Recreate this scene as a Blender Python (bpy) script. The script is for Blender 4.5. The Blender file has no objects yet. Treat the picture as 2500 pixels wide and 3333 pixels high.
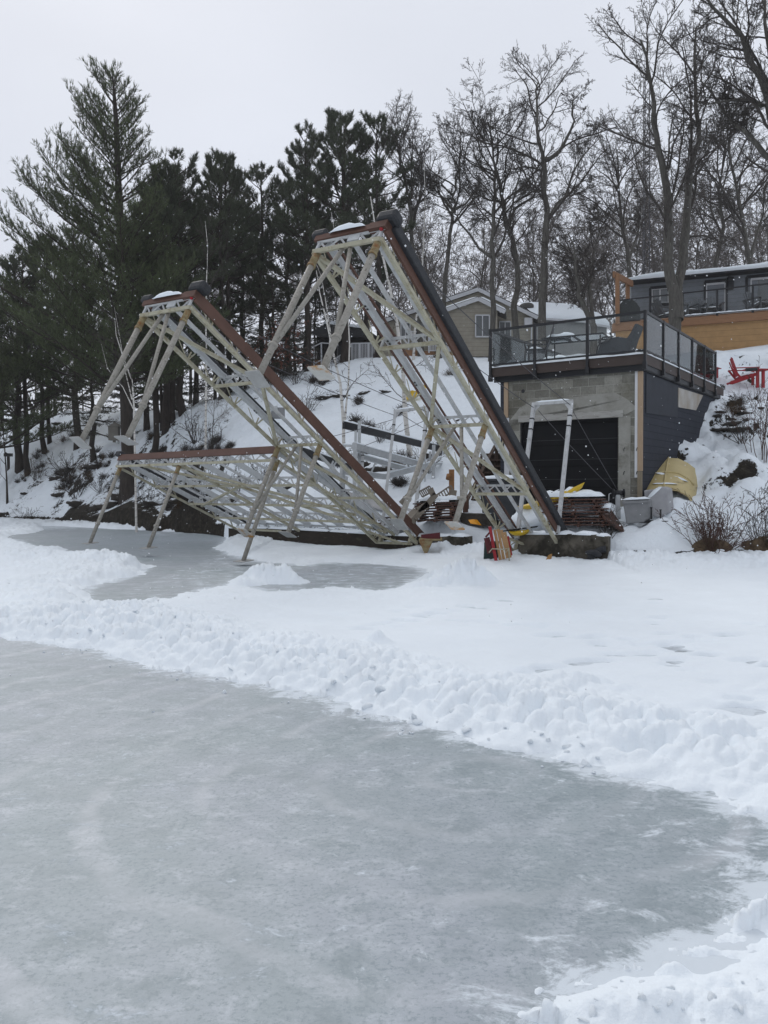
import bpy, math, random
import numpy as np
from math import sin, cos, pi, radians
from mathutils import Vector, Matrix

# ------------------------------------------------------------------ camera
CAMZ, PIT, ROL, FPX = 1.6, .0298, -.0052, 2684.
sc = bpy.context.scene
col = sc.collection
cs_, sn_ = cos(PIT), sin(PIT)
cr_, sr_ = cos(ROL), sin(ROL)
cam = bpy.data.cameras.new('camera')
camo = bpy.data.objects.new('camera', cam)
col.objects.link(camo)
_R = Vector((1, 0, 0)); _U = Vector((0, sn_, cs_)); _F = Vector((0, cs_, -sn_))
_X = _R * cr_ + _U * sr_; _Y = -_R * sr_ + _U * cr_; _Z = -_F
camo.matrix_world = Matrix(((_X.x, _Y.x, _Z.x, 0), (_X.y, _Y.y, _Z.y, 0), (_X.z, _Y.z, _Z.z, CAMZ), (0, 0, 0, 1)))
cam.sensor_fit = 'VERTICAL'; cam.sensor_height = 36; cam.lens = FPX / 3333 * 36
cam.clip_end = 1500; cam.clip_start = .05
sc.camera = camo
# ------------------------------------------------------------------ light: overcast winter day
SUN_EL, SUN_AZ = radians(38), radians(-20)
sun = bpy.data.lights.new('sun', 'SUN'); sun.energy = 1.1; sun.angle = radians(24); sun.color = (1, .97, .93)
suno = bpy.data.objects.new('sun', sun); col.objects.link(suno)
suno.rotation_euler = (radians(-52), 0, radians(20))
world = bpy.data.worlds.new("World"); sc.world = world; world.use_nodes = True
nt = world.node_tree; nt.nodes.clear()
N = nt.nodes.new; Lk = nt.links.new
out = N('ShaderNodeOutputWorld'); bg = N('ShaderNodeBackground'); add = N('ShaderNodeAddShader')
sky = N('ShaderNodeTexSky'); sky.sky_type = 'NISHITA'; sky.sun_disc = False
sky.sun_elevation = SUN_EL; sky.sun_rotation = SUN_AZ
bg2 = N('ShaderNodeBackground'); Lk(sky.outputs[0], bg2.inputs[0]); bg2.inputs[1].default_value = .006
tc = N('ShaderNodeTexCoord'); sep = N('ShaderNodeSeparateXYZ'); Lk(tc.outputs['Generated'], sep.inputs[0])
ramp = N('ShaderNodeValToRGB'); Lk(sep.outputs[2], ramp.inputs[0])
e = ramp.color_ramp.elements
e[0].position = 0; e[0].color = (.72, .76, .85, 1)
e[1].position = 1; e[1].color = (.88, .90, .96, 1)
for p_, c_ in ((.30, (.745, .785, .875, 1)), (.52, (.80, .835, .915, 1)), (.7, (.84, .87, .94, 1))):
    k = e.new(p_); k.color = c_
cl = N('ShaderNodeTexNoise'); cl.inputs['Scale'].default_value = 1.6; cl.inputs['Detail'].default_value = 4
mp = N('ShaderNodeMapping'); mp.inputs['Scale'].default_value = (1, 1, 2.2); Lk(tc.outputs['Generated'], mp.inputs[0]); Lk(mp.outputs[0], cl.inputs[0])
mr = N('ShaderNodeMapRange'); Lk(cl.outputs[0], mr.inputs[0])
mr.inputs[1].default_value = .3; mr.inputs[2].default_value = .7; mr.inputs[3].default_value = .95; mr.inputs[4].default_value = 1.07
mul = N('ShaderNodeVectorMath'); mul.operation = 'SCALE'; Lk(ramp.outputs[0], mul.inputs[0]); Lk(mr.outputs[0], mul.inputs[3])
Lk(mul.outputs[0], bg.inputs[0]); bg.inputs[1].default_value = .905
Lk(bg.outputs[0], add.inputs[0]); Lk(bg2.outputs[0], add.inputs[1]); Lk(add.outputs[0], out.inputs[0])
sc.view_settings.view_transform = 'Standard'; sc.view_settings.look = 'None'
sc.view_settings.exposure = 0; sc.view_settings.gamma = 1
sc.cycles.max_bounces = 6; sc.cycles.transparent_max_bounces = 16

rnd = random.Random(7)
rng = np.random.default_rng(5)

# ------------------------------------------------------------------ geometry helpers
def Wp(px, py, y):
    "world point seen at photo pixel (px,py) standing y metres in front of the camera"
    a = px - 1250; b = py - 1666.5
    u = (a * cr_ + b * sr_) / FPX; v = (-a * sr_ + b * cr_) / FPX
    d = np.array((u, cs_ - v * sn_, -sn_ - v * cs_)); t = y / d[1]
    return np.array((0, 0, CAMZ)) + d * t
def Gp(px, py, z=0.):
    p = Wp(px, py, 1.) - np.array((0, 0, CAMZ))
    return np.array((0, 0, CAMZ)) + p * ((z - CAMZ) / p[2])
A3 = lambda *p: np.array(p, float)
def unit(v):
    v = np.asarray(v, float); return v / (np.linalg.norm(v) + 1e-12)
def frame(d, up=(0, 0, 1)):
    d = unit(d); up = np.asarray(up, float)
    if abs(np.dot(d, unit(up))) > .97: up = A3(1, 0, 0) if abs(d[0]) < .9 else A3(0, 1, 0)
    s = unit(np.cross(d, up)); return d, s, np.cross(s, d)

class MB:
    def __init__(s): s.v = []; s.f = []; s.m = []; s.sm = []; s.n = 0
    def add(s, v, f, mi=0, smooth=False):
        v = np.asarray(v, float).reshape(-1, 3); s.v.append(v)
        for q in f: s.f.append([i + s.n for i in q]); s.m.append(mi); s.sm.append(smooth)
        s.n += len(v); return s
    def box(s, c, h, ax=None, mi=0):
        c = np.asarray(c, float); ax = np.eye(3) if ax is None else np.array(ax)
        v = [c + ax[0] * h[0] * i + ax[1] * h[1] * j + ax[2] * h[2] * k for i in (-1, 1) for j in (-1, 1) for k in (-1, 1)]
        return s.add(v, [(0, 1, 3, 2), (4, 6, 7, 5), (0, 4, 5, 1), (2, 3, 7, 6), (0, 2, 6, 4), (1, 5, 7, 3)], mi)
    def bb(s, a, b, mi=0):
        a = np.asarray(a, float); b = np.asarray(b, float); return s.box((a + b) / 2, abs(b - a) / 2, mi=mi)
    def beam(s, a, b, w, h=None, up=(0, 0, 1), mi=0):
        h = w if h is None else h; a = np.asarray(a, float); b = np.asarray(b, float)
        d, sd, u = frame(b - a, up); return s.box((a + b) / 2, (np.linalg.norm(b - a) / 2, w / 2, h / 2), (d, sd, u), mi)
    def tube(s, pts, r, n=8, cap=True, mi=0):
        pts = np.asarray(pts, float); r = np.broadcast_to(r, len(pts)); V = []; prev = None
        for i, p in enumerate(pts):
            d = pts[min(i + 1, len(pts) - 1)] - pts[max(i - 1, 0)]
            d, a, b = frame(d, (0, 0, 1) if prev is None else prev)
            prev = b
            for k in range(n):
                t = 2 * pi * k / n; V.append(p + (a * cos(t) + b * sin(t)) * r[i])
        F = [(i * n + k, i * n + (k + 1) % n, (i + 1) * n + (k + 1) % n, (i + 1) * n + k) for i in range(len(pts) - 1) for k in range(n)]
        b0 = s.n; s.add(V, F, mi, True)
        if cap:
            s.f.append([b0 + k for k in range(n)][::-1]); s.m.append(mi); s.sm.append(False)
            s.f.append([b0 + (len(pts) - 1) * n + k for k in range(n)]); s.m.append(mi); s.sm.append(False)
        return s
    def prism(s, poly, ext, mi=0):
        poly = np.asarray(poly, float); n = len(poly); ext = np.asarray(ext, float)
        return s.add(np.vstack([poly, poly + ext]), [tuple(range(n))[::-1], tuple(range(n, 2 * n))] + [(i, (i + 1) % n, n + (i + 1) % n, n + i) for i in range(n)], mi)
    def grid(s, P, mi=0, smooth=True):
        P = np.asarray(P, float); a, b = P.shape[:2]
        return s.add(P.reshape(-1, 3), [(i * b + j, i * b + j + 1, (i + 1) * b + j + 1, (i + 1) * b + j) for i in range(a - 1) for j in range(b - 1)], mi, smooth)
    def blob(s, c, r, seed=0, rough=.25, n=10, ax=None, mi=0):
        R = random.Random(seed); ax = np.eye(3) if ax is None else np.array(ax)
        ph = [(R.uniform(1, 3.5), R.uniform(1, 3.5), R.uniform(0, 6.3), R.uniform(.3, 1)) for _ in range(4)]
        P = []
        for i in range(n + 1):
            th = pi * i / n; row = []
            for j in range(2 * n + 1):
                f = 2 * pi * (j % (2 * n)) / (2 * n); d = A3(sin(th) * cos(f), sin(th) * sin(f), cos(th))
                k = 1 + rough * sum(w * sin(p * 2 * d[0] + q + o) * cos(q * 2 * d[1] - p * d[2] * 1.7) for p, q, o, w in ph) / 2
                row.append(np.asarray(c, float) + (ax.T @ (d * np.asarray(r) * k)))
            P.append(row)
        return s.grid(P, mi)
    def strip(s, a, b, w, h, seed=0, n=None, mi=0, side=None):
        "lumpy strip of settled snow lying along a-b"
        a = np.asarray(a, float); b = np.asarray(b, float); L = np.linalg.norm(b - a); n = n or max(3, int(L / .09)); R = random.Random(seed)
        d, sd, u = frame(b - a); sd = sd if side is None else unit(side); z = A3(0, 0, 1); P = []
        for i in range(n + 1):
            t = i / n; e_ = min(1, min(t, 1 - t) * n / 1.5) ** .5; hh = h * e_ * R.uniform(.75, 1.2); ww = w / 2 * (.8 + .2 * e_) * R.uniform(.93, 1.06)
            P.append([a + (b - a) * t + sd * ww * x + z * hh * y for x, y in ((-1, -.02), (-1, .45), (-.7, .9), (0, 1.05), (.7, .9), (1, .45), (1, -.02))])
        return s.grid(P, mi)

def link(o, parent=None):
    col.objects.link(o)
    if parent is not None: o.parent = parent
    return o
def tag(o, label=None, cat=None, group=None, kind=None):
    if label: o['label'] = label
    if cat: o['category'] = cat
    if group: o['group'] = group
    if kind: o['kind'] = kind
    return o
def root(name, loc, label, cat, group=None, rotz=0.):
    o = bpy.data.objects.new(name, None); o.location = loc; o.rotation_euler = (0, 0, rotz); o.empty_display_size = .2
    col.objects.link(o); return tag(o, label, cat, group)
def wloc(o):
    l = A3(0, 0, 0)
    while o is not None: l = l + np.array(o.location); o = o.parent
    return l
def fastmesh(name, V, F, mats, smooth=True):
    me = bpy.data.meshes.new(name); V = np.ascontiguousarray(V, np.float32); F = np.ascontiguousarray(F, np.int32); k = F.shape[1]
    me.vertices.add(len(V)); me.vertices.foreach_set('co', V.ravel())
    me.loops.add(F.size); me.loops.foreach_set('vertex_index', F.ravel())
    me.polygons.add(len(F)); me.polygons.foreach_set('loop_start', np.arange(0, F.size, k, dtype=np.int32))
    try: me.polygons.foreach_set('loop_total', np.full(len(F), k, np.int32))
    except Exception: pass
    me.polygons.foreach_set('use_smooth', np.full(len(F), smooth))
    for m in mats: me.materials.append(m)
    me.update(calc_edges=True); return me
def obj(name, mb, mats, parent=None, label=None, cat=None, group=None, kind=None, bevel=0, local=False, origin=None):
    "ONE mesh object; vertices are given in world space unless local=True"
    mats = mats if isinstance(mats, (list, tuple)) else [mats]
    V = np.vstack(mb.v)
    off = A3(0, 0, 0)
    if not local:
        if parent is not None: off = wloc(parent)
        elif origin is not None: off = np.asarray(origin, float)
        else: off = A3((V[:, 0].min() + V[:, 0].max()) / 2, (V[:, 1].min() + V[:, 1].max()) / 2, V[:, 2].min())
    me = bpy.data.meshes.new(name); me.from_pydata((V - off).tolist(), [], mb.f)
    for m in mats: me.materials.append(m)
    me.polygons.foreach_set('material_index', mb.m); me.polygons.foreach_set('use_smooth', mb.sm); me.update()
    o = bpy.data.objects.new(name, me); link(o, parent)
    if parent is None and not local: o.location = off
    if bevel:
        b = o.modifiers.new('b', 'BEVEL'); b.width = bevel; b.segments = 2; b.limit_method = 'ANGLE'
    return tag(o, label, cat, group, kind)
def copy_tree(o, parent=None):
    c = o.copy(); col.objects.link(c)
    if parent is not None: c.parent = parent
    for ch in list(o.children): copy_tree(ch, c)
    return c

# ------------------------------------------------------------------ noise (numpy)
def _h(ix, iy, s):
    n = (ix.astype(np.int64) * 374761393 + iy.astype(np.int64) * 668265263 + s * 69069) & 0x7fffffff
    n = ((n ^ (n >> 13)) * 1274126177) & 0x7fffffff
    return ((n ^ (n >> 16)) & 0xffff) / 65535.
def vnoise(x, y, s=0):
    ix = np.floor(x); iy = np.floor(y); fx = x - ix; fy = y - iy; ix = ix.astype(np.int64); iy = iy.astype(np.int64)
    fx = fx * fx * (3 - 2 * fx); fy = fy * fy * (3 - 2 * fy)
    return (_h(ix, iy, s) * (1 - fx) + _h(ix + 1, iy, s) * fx) * (1 - fy) + (_h(ix, iy + 1, s) * (1 - fx) + _h(ix + 1, iy + 1, s) * fx) * fy
def fbm(x, y, o=4, s=0, g=.5):
    t = 0; a = 1; n = 0
    for i in range(o):
        t = t + a * vnoise(x * 2 ** i + 17.3 * i, y * 2 ** i - 9.1 * i, s + i); n += a; a *= g
    return t / n
def worley(x, y, s=0):
    ix = np.floor(x).astype(np.int64); iy = np.floor(y).astype(np.int64); b = np.full(x.shape, 9.)
    for i in (-1, 0, 1):
        for j in (-1, 0, 1):
            jx = ix + i; jy = iy + j
            d = (jx + _h(jx, jy, s) - x) ** 2 + (jy + _h(jx, jy, s + 99) - y) ** 2; b = np.minimum(b, d)
    return np.sqrt(b)
def sstep(a, b, x):
    t = np.clip((x - a) / (b - a), 0, 1); return t * t * (3 - 2 * t)

# ------------------------------------------------------------------ materials
def newmat(name):
    m = bpy.data.materials.new(name); m.use_nodes = True; n = m.node_tree; p = n.nodes['Principled BSDF']; return m, n, p
def noise(n, scale, detail=4, rough=.55, vec=None, dist=0):
    t = n.nodes.new('ShaderNodeTexNoise'); t.inputs['Scale'].default_value = scale; t.inputs['Detail'].default_value = detail
    t.inputs['Roughness'].default_value = rough; t.inputs['Distortion'].default_value = dist
    if vec is not None: n.links.new(vec, t.inputs['Vector'])
    return t.outputs['Fac']
def rmp(n, fac, stops):
    r = n.nodes.new('ShaderNodeValToRGB'); n.links.new(fac, r.inputs[0]); e = r.color_ramp.elements
    c4 = lambda c: tuple(c) + (1,) if len(c) == 3 else c
    e[0].position = stops[0][0]; e[0].color = c4(stops[0][1]); e[1].position = stops[-1][0]; e[1].color = c4(stops[-1][1])
    for p, c in stops[1:-1]: k = e.new(p); k.color = c4(c)
    return r.outputs[0]
def mixc(n, f, a, b, mode='MIX'):
    m = n.nodes.new('ShaderNodeMix'); m.data_type = 'RGBA'; m.blend_type = mode
    for v, i in ((f, 0), (a, 6), (b, 7)):
        if isinstance(v, (int, float)): m.inputs[i].default_value = v
        elif isinstance(v, tuple): m.inputs[i].default_value = v + (1,) if len(v) == 3 else v
        else: n.links.new(v, m.inputs[i])
    return m.outputs[2]
def mth(n, op, a, b=0., c=None):
    m = n.nodes.new('ShaderNodeMath'); m.operation = op
    for i, v in enumerate((a, b) if c is None else (a, b, c)):
        if isinstance(v, (int, float)): m.inputs[i].default_value = v
        else: n.links.new(v, m.inputs[i])
    return m.outputs[0]
def coords(n, scale=(1, 1, 1), kind='Object'):
    t = n.nodes.new('ShaderNodeTexCoord'); m = n.nodes.new('ShaderNodeMapping'); m.inputs['Scale'].default_value = scale
    n.links.new(t.outputs[kind], m.inputs[0]); return m.outputs[0]
def bump(n, p, h, strength=.3, dist=.02):
    b = n.nodes.new('ShaderNodeBump'); b.inputs['Strength'].default_value = strength; b.inputs['Distance'].default_value = dist
    n.links.new(h, b.inputs['Height']); n.links.new(b.outputs[0], p.inputs['Normal'])
SNOWC = (.79, .845, .89)
def snowtop(n, base, lo=.55, hi=.8, sc_=3., amt=.5):
    g = n.nodes.new('ShaderNodeNewGeometry'); s = n.nodes.new('ShaderNodeSeparateXYZ'); n.links.new(g.outputs['Normal'], s.inputs[0])
    k = mth(n, 'ADD', s.outputs[2], mth(n, 'MULTIPLY', mth(n, 'SUBTRACT', noise(n, sc_, 5, .65, coords(n)), .5), amt * 2))
    f = rmp(n, k, [(lo, (0, 0, 0)), (hi, (1, 1, 1))]); return mixc(n, f, base, SNOWC), f
def mat(name, c1, c2=None, scale=6., rough=.7, metal=0., bmp=0., bs=None, stretch=(1, 1, 1), snow=None, spec=.3, c3=None, s3=1.3, t3=(.55, .7), bdist=.02):
    m, n, p = newmat(name); co = coords(n, stretch)
    f = noise(n, scale, 5, .6, co)
    c2 = c2 or tuple(x * .75 for x in c1)
    c = rmp(n, f, [(.3, c1), (.7, c2)])
    if c3: c = mixc(n, rmp(n, noise(n, s3, 5, .65, co), [(t3[0], (0, 0, 0)), (t3[1], (1, 1, 1))]), c, c3)
    if snow: c, _ = snowtop(n, c, *snow)
    n.links.new(c, p.inputs['Base Color']); p.inputs['Roughness'].default_value = rough; p.inputs['Metallic'].default_value = metal
    p.inputs['Specular IOR Level'].default_value = spec
    if bmp: bump(n, p, noise(n, bs or scale * 3, 4, .6, co), bmp, bdist)
    return m
M = {}
def snowmat(name, c=SNOWC, b=.5):
    m, n, p = newmat(name); co = coords(n)
    n.links.new(rmp(n, noise(n, 1.3, 6, .6, co), [(.3, tuple(x * .955 for x in c)), (.65, c)]), p.inputs['Base Color'])
    p.inputs['Roughness'].default_value = .85; p.inputs['Specular IOR Level'].default_value = .15
    h = mth(n, 'ADD', noise(n, 9, 6, .65, co), mth(n, 'MULTIPLY', noise(n, 60, 3, .7, co), .3))
    bump(n, p, h, b, .03); return m
M['snow'] = snowmat('snow')
M['snow_lake'] = snowmat('snow_lake', SNOWC, .45)

def ground_mat():
    m, n, p = newmat('snowy_ground'); co = coords(n)
    at = n.nodes.new('ShaderNodeAttribute'); at.attribute_name = 'bare'
    nz = noise(n, 2.3, 8, .76, co); nz2 = noise(n, 12, 6, .75, co)
    k = mth(n, 'ADD', at.outputs['Fac'], mth(n, 'ADD', mth(n, 'MULTIPLY', mth(n, 'SUBTRACT', nz, .5), 1.7), mth(n, 'MULTIPLY', mth(n, 'SUBTRACT', nz2, .5), 1.3)))
    f = rmp(n, k, [(.52, (0, 0, 0)), (.6, (1, 1, 1))])
    soil = rmp(n, noise(n, 7, 6, .7, co), [(.3, (.010, .009, .008)), (.55, (.030, .026, .020)), (.75, (.075, .066, .052))])
    snow = rmp(n, noise(n, .9, 6, .6, co), [(.3, (.74, .795, .845)), (.65, SNOWC)])
    n.links.new(mixc(n, f, snow, soil), p.inputs['Base Color']); p.inputs['Roughness'].default_value = .9; p.inputs['Specular IOR Level'].default_value = .15
    h = mth(n, 'ADD', noise(n, 4, 7, .68, co), mth(n, 'MULTIPLY', f, -.35)); bump(n, p, h, .7, .09); return m
M['ground'] = ground_mat()

def ice_mat():
    m, n, p = newmat('lake_ice'); co = coords(n)
    big = noise(n, .45, 6, .62, co, .4); mid = noise(n, 3.2, 10, .74, co, .3); fine = noise(n, 38, 6, .8, co)
    c = rmp(n, big, [(.3, (.275, .33, .35)), (.46, (.315, .36, .385)), (.58, (.345, .378, .418)), (.70, (.325, .375, .40))])
    c = mixc(n, rmp(n, mid, [(.34, (.95, .95, .95)), (.50, (0, 0, 0))]), c, (.235, .28, .30))
    c = mixc(n, rmp(n, noise(n, 6.5, 10, .78, coords(n, (.85, 1.1, 1)), .4), [(.50, (0, 0, 0)), (.64, (.8, .8, .8))]), c, (.47, .505, .545))
    c = mixc(n, rmp(n, fine, [(.38, (.8, .8, .8)), (.50, (0, 0, 0)), (.62, (0, 0, 0))]), c, (.20, .245, .265))
    c = mixc(n, rmp(n, noise(n, 55, 4, .8, co), [(.60, (0, 0, 0)), (.72, (.4, .4, .4))]), c, (.54, .58, .62))
    for loc, sc1, dist, lo, col_, k in (((3.6, -1.5, 0), .33, 3.5, .78, (.27, .31, .33), .40), ((-.5, -4.5, 0), .55, 6., .86, (.56, .575, .61), .34), ((6, 3.0, 0), .22, 3., .86, (.27, .31, .33), .34), ((2.4, -5.5, 0), .95, 4., .90, (.26, .30, .32), .30)):
        w = n.nodes.new('ShaderNodeTexWave'); w.wave_type = 'RINGS'; w.rings_direction = 'Z'; w.inputs['Scale'].default_value = sc1; w.inputs['Distortion'].default_value = dist
        w.inputs['Detail'].default_value = 5; w.inputs['Detail Scale'].default_value = .5; w.inputs['Detail Roughness'].default_value = .7
        mpn = n.nodes.new('ShaderNodeMapping'); mpn.inputs['Location'].default_value = loc; n.links.new(co, mpn.inputs[0]); n.links.new(mpn.outputs[0], w.inputs[0])
        brk = rmp(n, noise(n, .9, 6, .7, co), [(.38, (0, 0, 0)), (.6, (k, k, k))]); line = rmp(n, w.outputs['Fac'], [(lo, (0, 0, 0)), (1., (1, 1, 1))])
        c = mixc(n, mixc(n, 1., brk, line, 'MULTIPLY'), c, col_)
    # scattered dry frost and scuffs, denser near the banks
    sn = noise(n, 3.4, 10, .8, coords(n, (.9, 1.35, 1)), .5)
    at = n.nodes.new('ShaderNodeAttribute'); at.attribute_name = 'dust'
    k = mth(n, 'ADD', sn, mth(n, 'MULTIPLY', at.outputs['Fac'], .22))
    f = rmp(n, k, [(.585, (0, 0, 0)), (.68, (.85, .85, .85))])
    c = mixc(n, f, c, (.66, .715, .765))
    n.links.new(c, p.inputs['Base Color']); p.inputs['Specular IOR Level'].default_value = .3
    n.links.new(mixc(n, f, (.45, .45, .45), (.85, .85, .85)), p.inputs['Roughness'])
    bump(n, p, mth(n, 'ADD', mth(n, 'MULTIPLY', fine, .4), mth(n, 'ADD', f, mth(n, 'MULTIPLY', mid, .5))), .2, .02); return m
M['ice'] = ice_mat()
M['cream'] = mat('cream_metal', (.44, .42, .32), (.33, .31, .23), 7, .6, bmp=.15, c3=(.22, .18, .10), s3=6, t3=(.52, .72))
M['white_metal'] = mat('galvanised_white', (.53, .54, .54), (.39, .40, .41), 7, .55, bmp=.1, c3=(.30, .29, .26), s3=7, t3=(.58, .75))
M['alu'] = mat('aluminium', (.50, .52, .53), (.40, .415, .425), 8, .5, metal=.0, bmp=.08)
M['pipe'] = mat('leg_pipe', (.34, .325, .29), (.25, .235, .205), 16, .65, bmp=.25, c3=(.13, .115, .09), s3=22, t3=(.56, .7))
M['rusty'] = mat('rusty_sleeve', (.27, .23, .13), (.20, .15, .075), 12, .7, bmp=.2, c3=(.20, .09, .03), s3=9, t3=(.5, .65))
M['rust_beam'] = mat('rust_brown_paint', (.118, .060, .043), (.086, .044, .032), 3, .6, bmp=.12, stretch=(1, 1, 1), c3=(.075, .035, .024), s3=8, t3=(.6, .8))
M['plate'] = mat('foot_plate', (.52, .51, .48), (.42, .41, .38), 8, .6, c3=(.40, .20, .05), s3=3.2, t3=(.5, .6), bmp=.1)
M['plate_grey'] = mat('foot_plate_grey', (.36, .36, .35), (.28, .28, .27), 8, .6, bmp=.1)
M['rubber'] = mat('black_rubber', (.018, .02, .024), (.03, .032, .036), 14, .6, bmp=.4, bs=60)
M['black'] = mat('black_metal', (.012, .013, .015), (.018, .019, .022), 8, .45)
M['cable'] = mat('steel_cable', (.10, .10, .11), None, 30, .5, metal=.5)
M['brownfascia'] = mat('dark_brown_fascia', (.055, .040, .034), (.045, .032, .027), 5, .6, stretch=(1, 1, 6))
M['wood'] = mat('raw_lumber', (.38, .28, .19), (.31, .225, .15), 5, .75, stretch=(8, 8, 1), bmp=.1)
M['orangewood'] = mat('treated_lumber', (.36, .20, .075), (.29, .16, .06), 4, .7, stretch=(1, 1, 10), bmp=.12, c3=(.42, .25, .10), s3=2)
M['cedar'] = mat('cedar_board', (.29, .155, .08), (.22, .115, .06), 4, .7, stretch=(1, 1, 8), bmp=.1)
M['stepwood'] = mat('weathered_stairs', (.085, .056, .04), (.05, .034, .026), 5, .85, stretch=(1, 8, 8), bmp=.2, snow=(.93, 1.15, 8, .3))
M['darkpanel'] = mat('brown_deck_board', (.10, .048, .034), (.062, .03, .022), 5, .8, stretch=(1, 6, 6), bmp=.2, snow=(.95, 1.15, 9, .4))
M['bench'] = mat('weathered_plastic', (.20, .175, .14), (.15, .13, .105), 6, .7, bmp=.1, snow=(.9, 1.1, 7, .35))
M['concrete'] = mat('concrete_edge', (.14, .125, .10), (.05, .045, .035), 3.2, .9, bmp=.5, bs=18, c3=(.025, .022, .016), s3=1.8, t3=(.48, .62))
M['darktimber'] = mat('wet_timber', (.035, .026, .018), (.016, .013, .010), 3, .8, bmp=.5, stretch=(1, 1, 3), c3=(.075, .065, .04), s3=3)
M['rock'] = mat('snowy_rock', (.055, .048, .040), (.025, .022, .018), 3, .9, bmp=.8, bs=9, snow=(.55, .75, 2.5, .5), c3=(.11, .09, .06), s3=1.6, bdist=.06)
M['rockbare'] = mat('dark_rock', (.06, .052, .044), (.022, .02, .016), 3, .9, bmp=.8, bs=9, snow=(.8, .95, 3, .5), bdist=.06)
M['bark'] = mat('grey_bark', (.115, .108, .095), (.05, .046, .041), 7, .9, bmp=.8, bs=22, stretch=(2, 2, .5), c3=(.15, .15, .125), s3=6, t3=(.58, .72), bdist=.03)
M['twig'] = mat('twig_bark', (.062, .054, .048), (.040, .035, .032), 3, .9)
M['twig_far'] = mat('far_twig_haze', (.15, .13, .12), (.10, .09, .085), 3, .9)  # paler than the near twigs: distance haze put into the colour
M['pinebark'] = mat('pine_bark', (.050, .040, .033), (.024, .020, .017), 6, .95, bmp=.9, bs=16, stretch=(2, 2, .4), bdist=.04)
M['redstem'] = mat('reddish_twigs', (.085, .045, .035), (.055, .032, .026), 5, .85)
M['grass'] = mat('dead_grass', (.12, .085, .05), (.07, .048, .03), 9, .9)
M['leaf'] = mat('dead_leaves', (.16, .065, .045), (.10, .045, .03), 3, .8)
def birch_mat():
    m, n, p = newmat('birch_bark'); co = coords(n, (2.5, 2.5, 9))
    c = rmp(n, noise(n, 1.6, 4, .6, co), [(.36, (.03, .026, .024)), (.43, (.52, .50, .46)), (.7, (.62, .60, .57))])
    n.links.new(c, p.inputs['Base Color']); p.inputs['Roughness'].default_value = .8; return m
M['birch'] = birch_mat()
def needle_mat(name, a, b):
    m, n, p = newmat(name); co = coords(n)
    c = rmp(n, noise(n, .9, 4, .6, co), [(.3, a), (.7, b)])
    n.links.new(c, p.inputs['Base Color']); p.inputs['Roughness'].default_value = .7; p.inputs['Specular IOR Level'].default_value = .25; return m
M['needle'] = needle_mat('white_pine_needles', (.046, .058, .028), (.082, .104, .044))
M['needle2'] = needle_mat('red_pine_needles', (.038, .048, .030), (.064, .078, .042))
M['needle3'] = needle_mat('hemlock_needles', (.040, .042, .028), (.062, .064, .038))
def siding(name, c, pitch, axis=2, dark=.35, var=.06, rough=.6):
    m, n, p = newmat(name); t = n.nodes.new('ShaderNodeTexCoord'); s = n.nodes.new('ShaderNodeSeparateXYZ'); n.links.new(t.outputs['Object'], s.inputs[0])
    fr = mth(n, 'FRACT', mth(n, 'DIVIDE', s.outputs[axis], pitch))
    base = rmp(n, noise(n, 4, 5, .6, coords(n, (1, 1, 1))), [(.3, tuple(x * (1 - var * 2) for x in c)), (.7, tuple(x * (1 + var * 2) for x in c))])
    line = rmp(n, fr, [(0, (dark,) * 3), (.10, (1, 1, 1)), (1, (1, 1, 1))])
    n.links.new(mixc(n, 1., base, line, 'MULTIPLY'), p.inputs['Base Color']); p.inputs['Roughness'].default_value = rough
    bump(n, p, fr, .6, pitch * .12); return m
M['beige'] = siding('beige_vinyl_siding', (.33, .30, .24), .2)
M['greyhouse'] = siding('grey_lap_siding', (.19, .21, .235), .18)
M['shed_side'] = siding('slate_lap_siding', (.034, .038, .050), .17, dark=.25, rough=.8)
M['batten'] = siding('slate_board_and_batten', (.032, .036, .046), .12, axis=1, dark=.25)
for k_ in ('shed_side', 'batten'): M[k_].node_tree.nodes['Principled BSDF'].inputs['Specular IOR Level'].default_value = .15
M['garage'] = siding('black_garage_door', (.010, .0105, .012), .52, dark=.4, rough=.8); M['garage'].node_tree.nodes['Principled BSDF'].inputs['Specular IOR Level'].default_value = .12
M['woodwall'] = siding('lumber_skirt_boards', (.37, .215, .085), .24, dark=.6)
M['offwhite'] = mat('white_trim', (.62, .63, .65), (.55, .56, .58), 4, .5)
M['darktrim'] = mat('dark_trim', (.022, .024, .028), None, 4, .5)
M['darkwall'] = mat('dark_shed_wall', (.035, .035, .036), (.025, .025, .026), 3, .8)
M['shingle'] = mat('roof_shingle', (.10, .095, .09), (.06, .06, .058), 12, .9)
def glass(name, tint, alpha=.25):
    m, n, p = newmat(name); n.nodes.remove(p); o = n.nodes['Material Output']
    tr = n.nodes.new('ShaderNodeBsdfTransparent'); tr.inputs[0].default_value = tint + (1,)
    gl = n.nodes.new('ShaderNodeBsdfGlossy'); gl.inputs['Roughness'].default_value = .03; gl.inputs[0].default_value = (.9, .93, .95, 1)
    fr = n.nodes.new('ShaderNodeFresnel'); fr.inputs[0].default_value = 1.45
    mx = n.nodes.new('ShaderNodeMixShader'); n.links.new(mth(n, 'ADD', fr.outputs[0], alpha), mx.inputs[0])
    n.links.new(tr.outputs[0], mx.inputs[1]); n.links.new(gl.outputs[0], mx.inputs[2]); n.links.new(mx.outputs[0], o.inputs[0]); return m
M['railglass'] = glass('railing_glass', (.97, .985, .98), -.02)
M['window'] = mat('window_glass', (.045, .055, .06), (.07, .08, .085), 2, .08, spec=.8)
M['doorglass'] = mat('curtained_door_glass', (.33, .40, .41), (.25, .31, .33), 3, .15, spec=.6)
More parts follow.
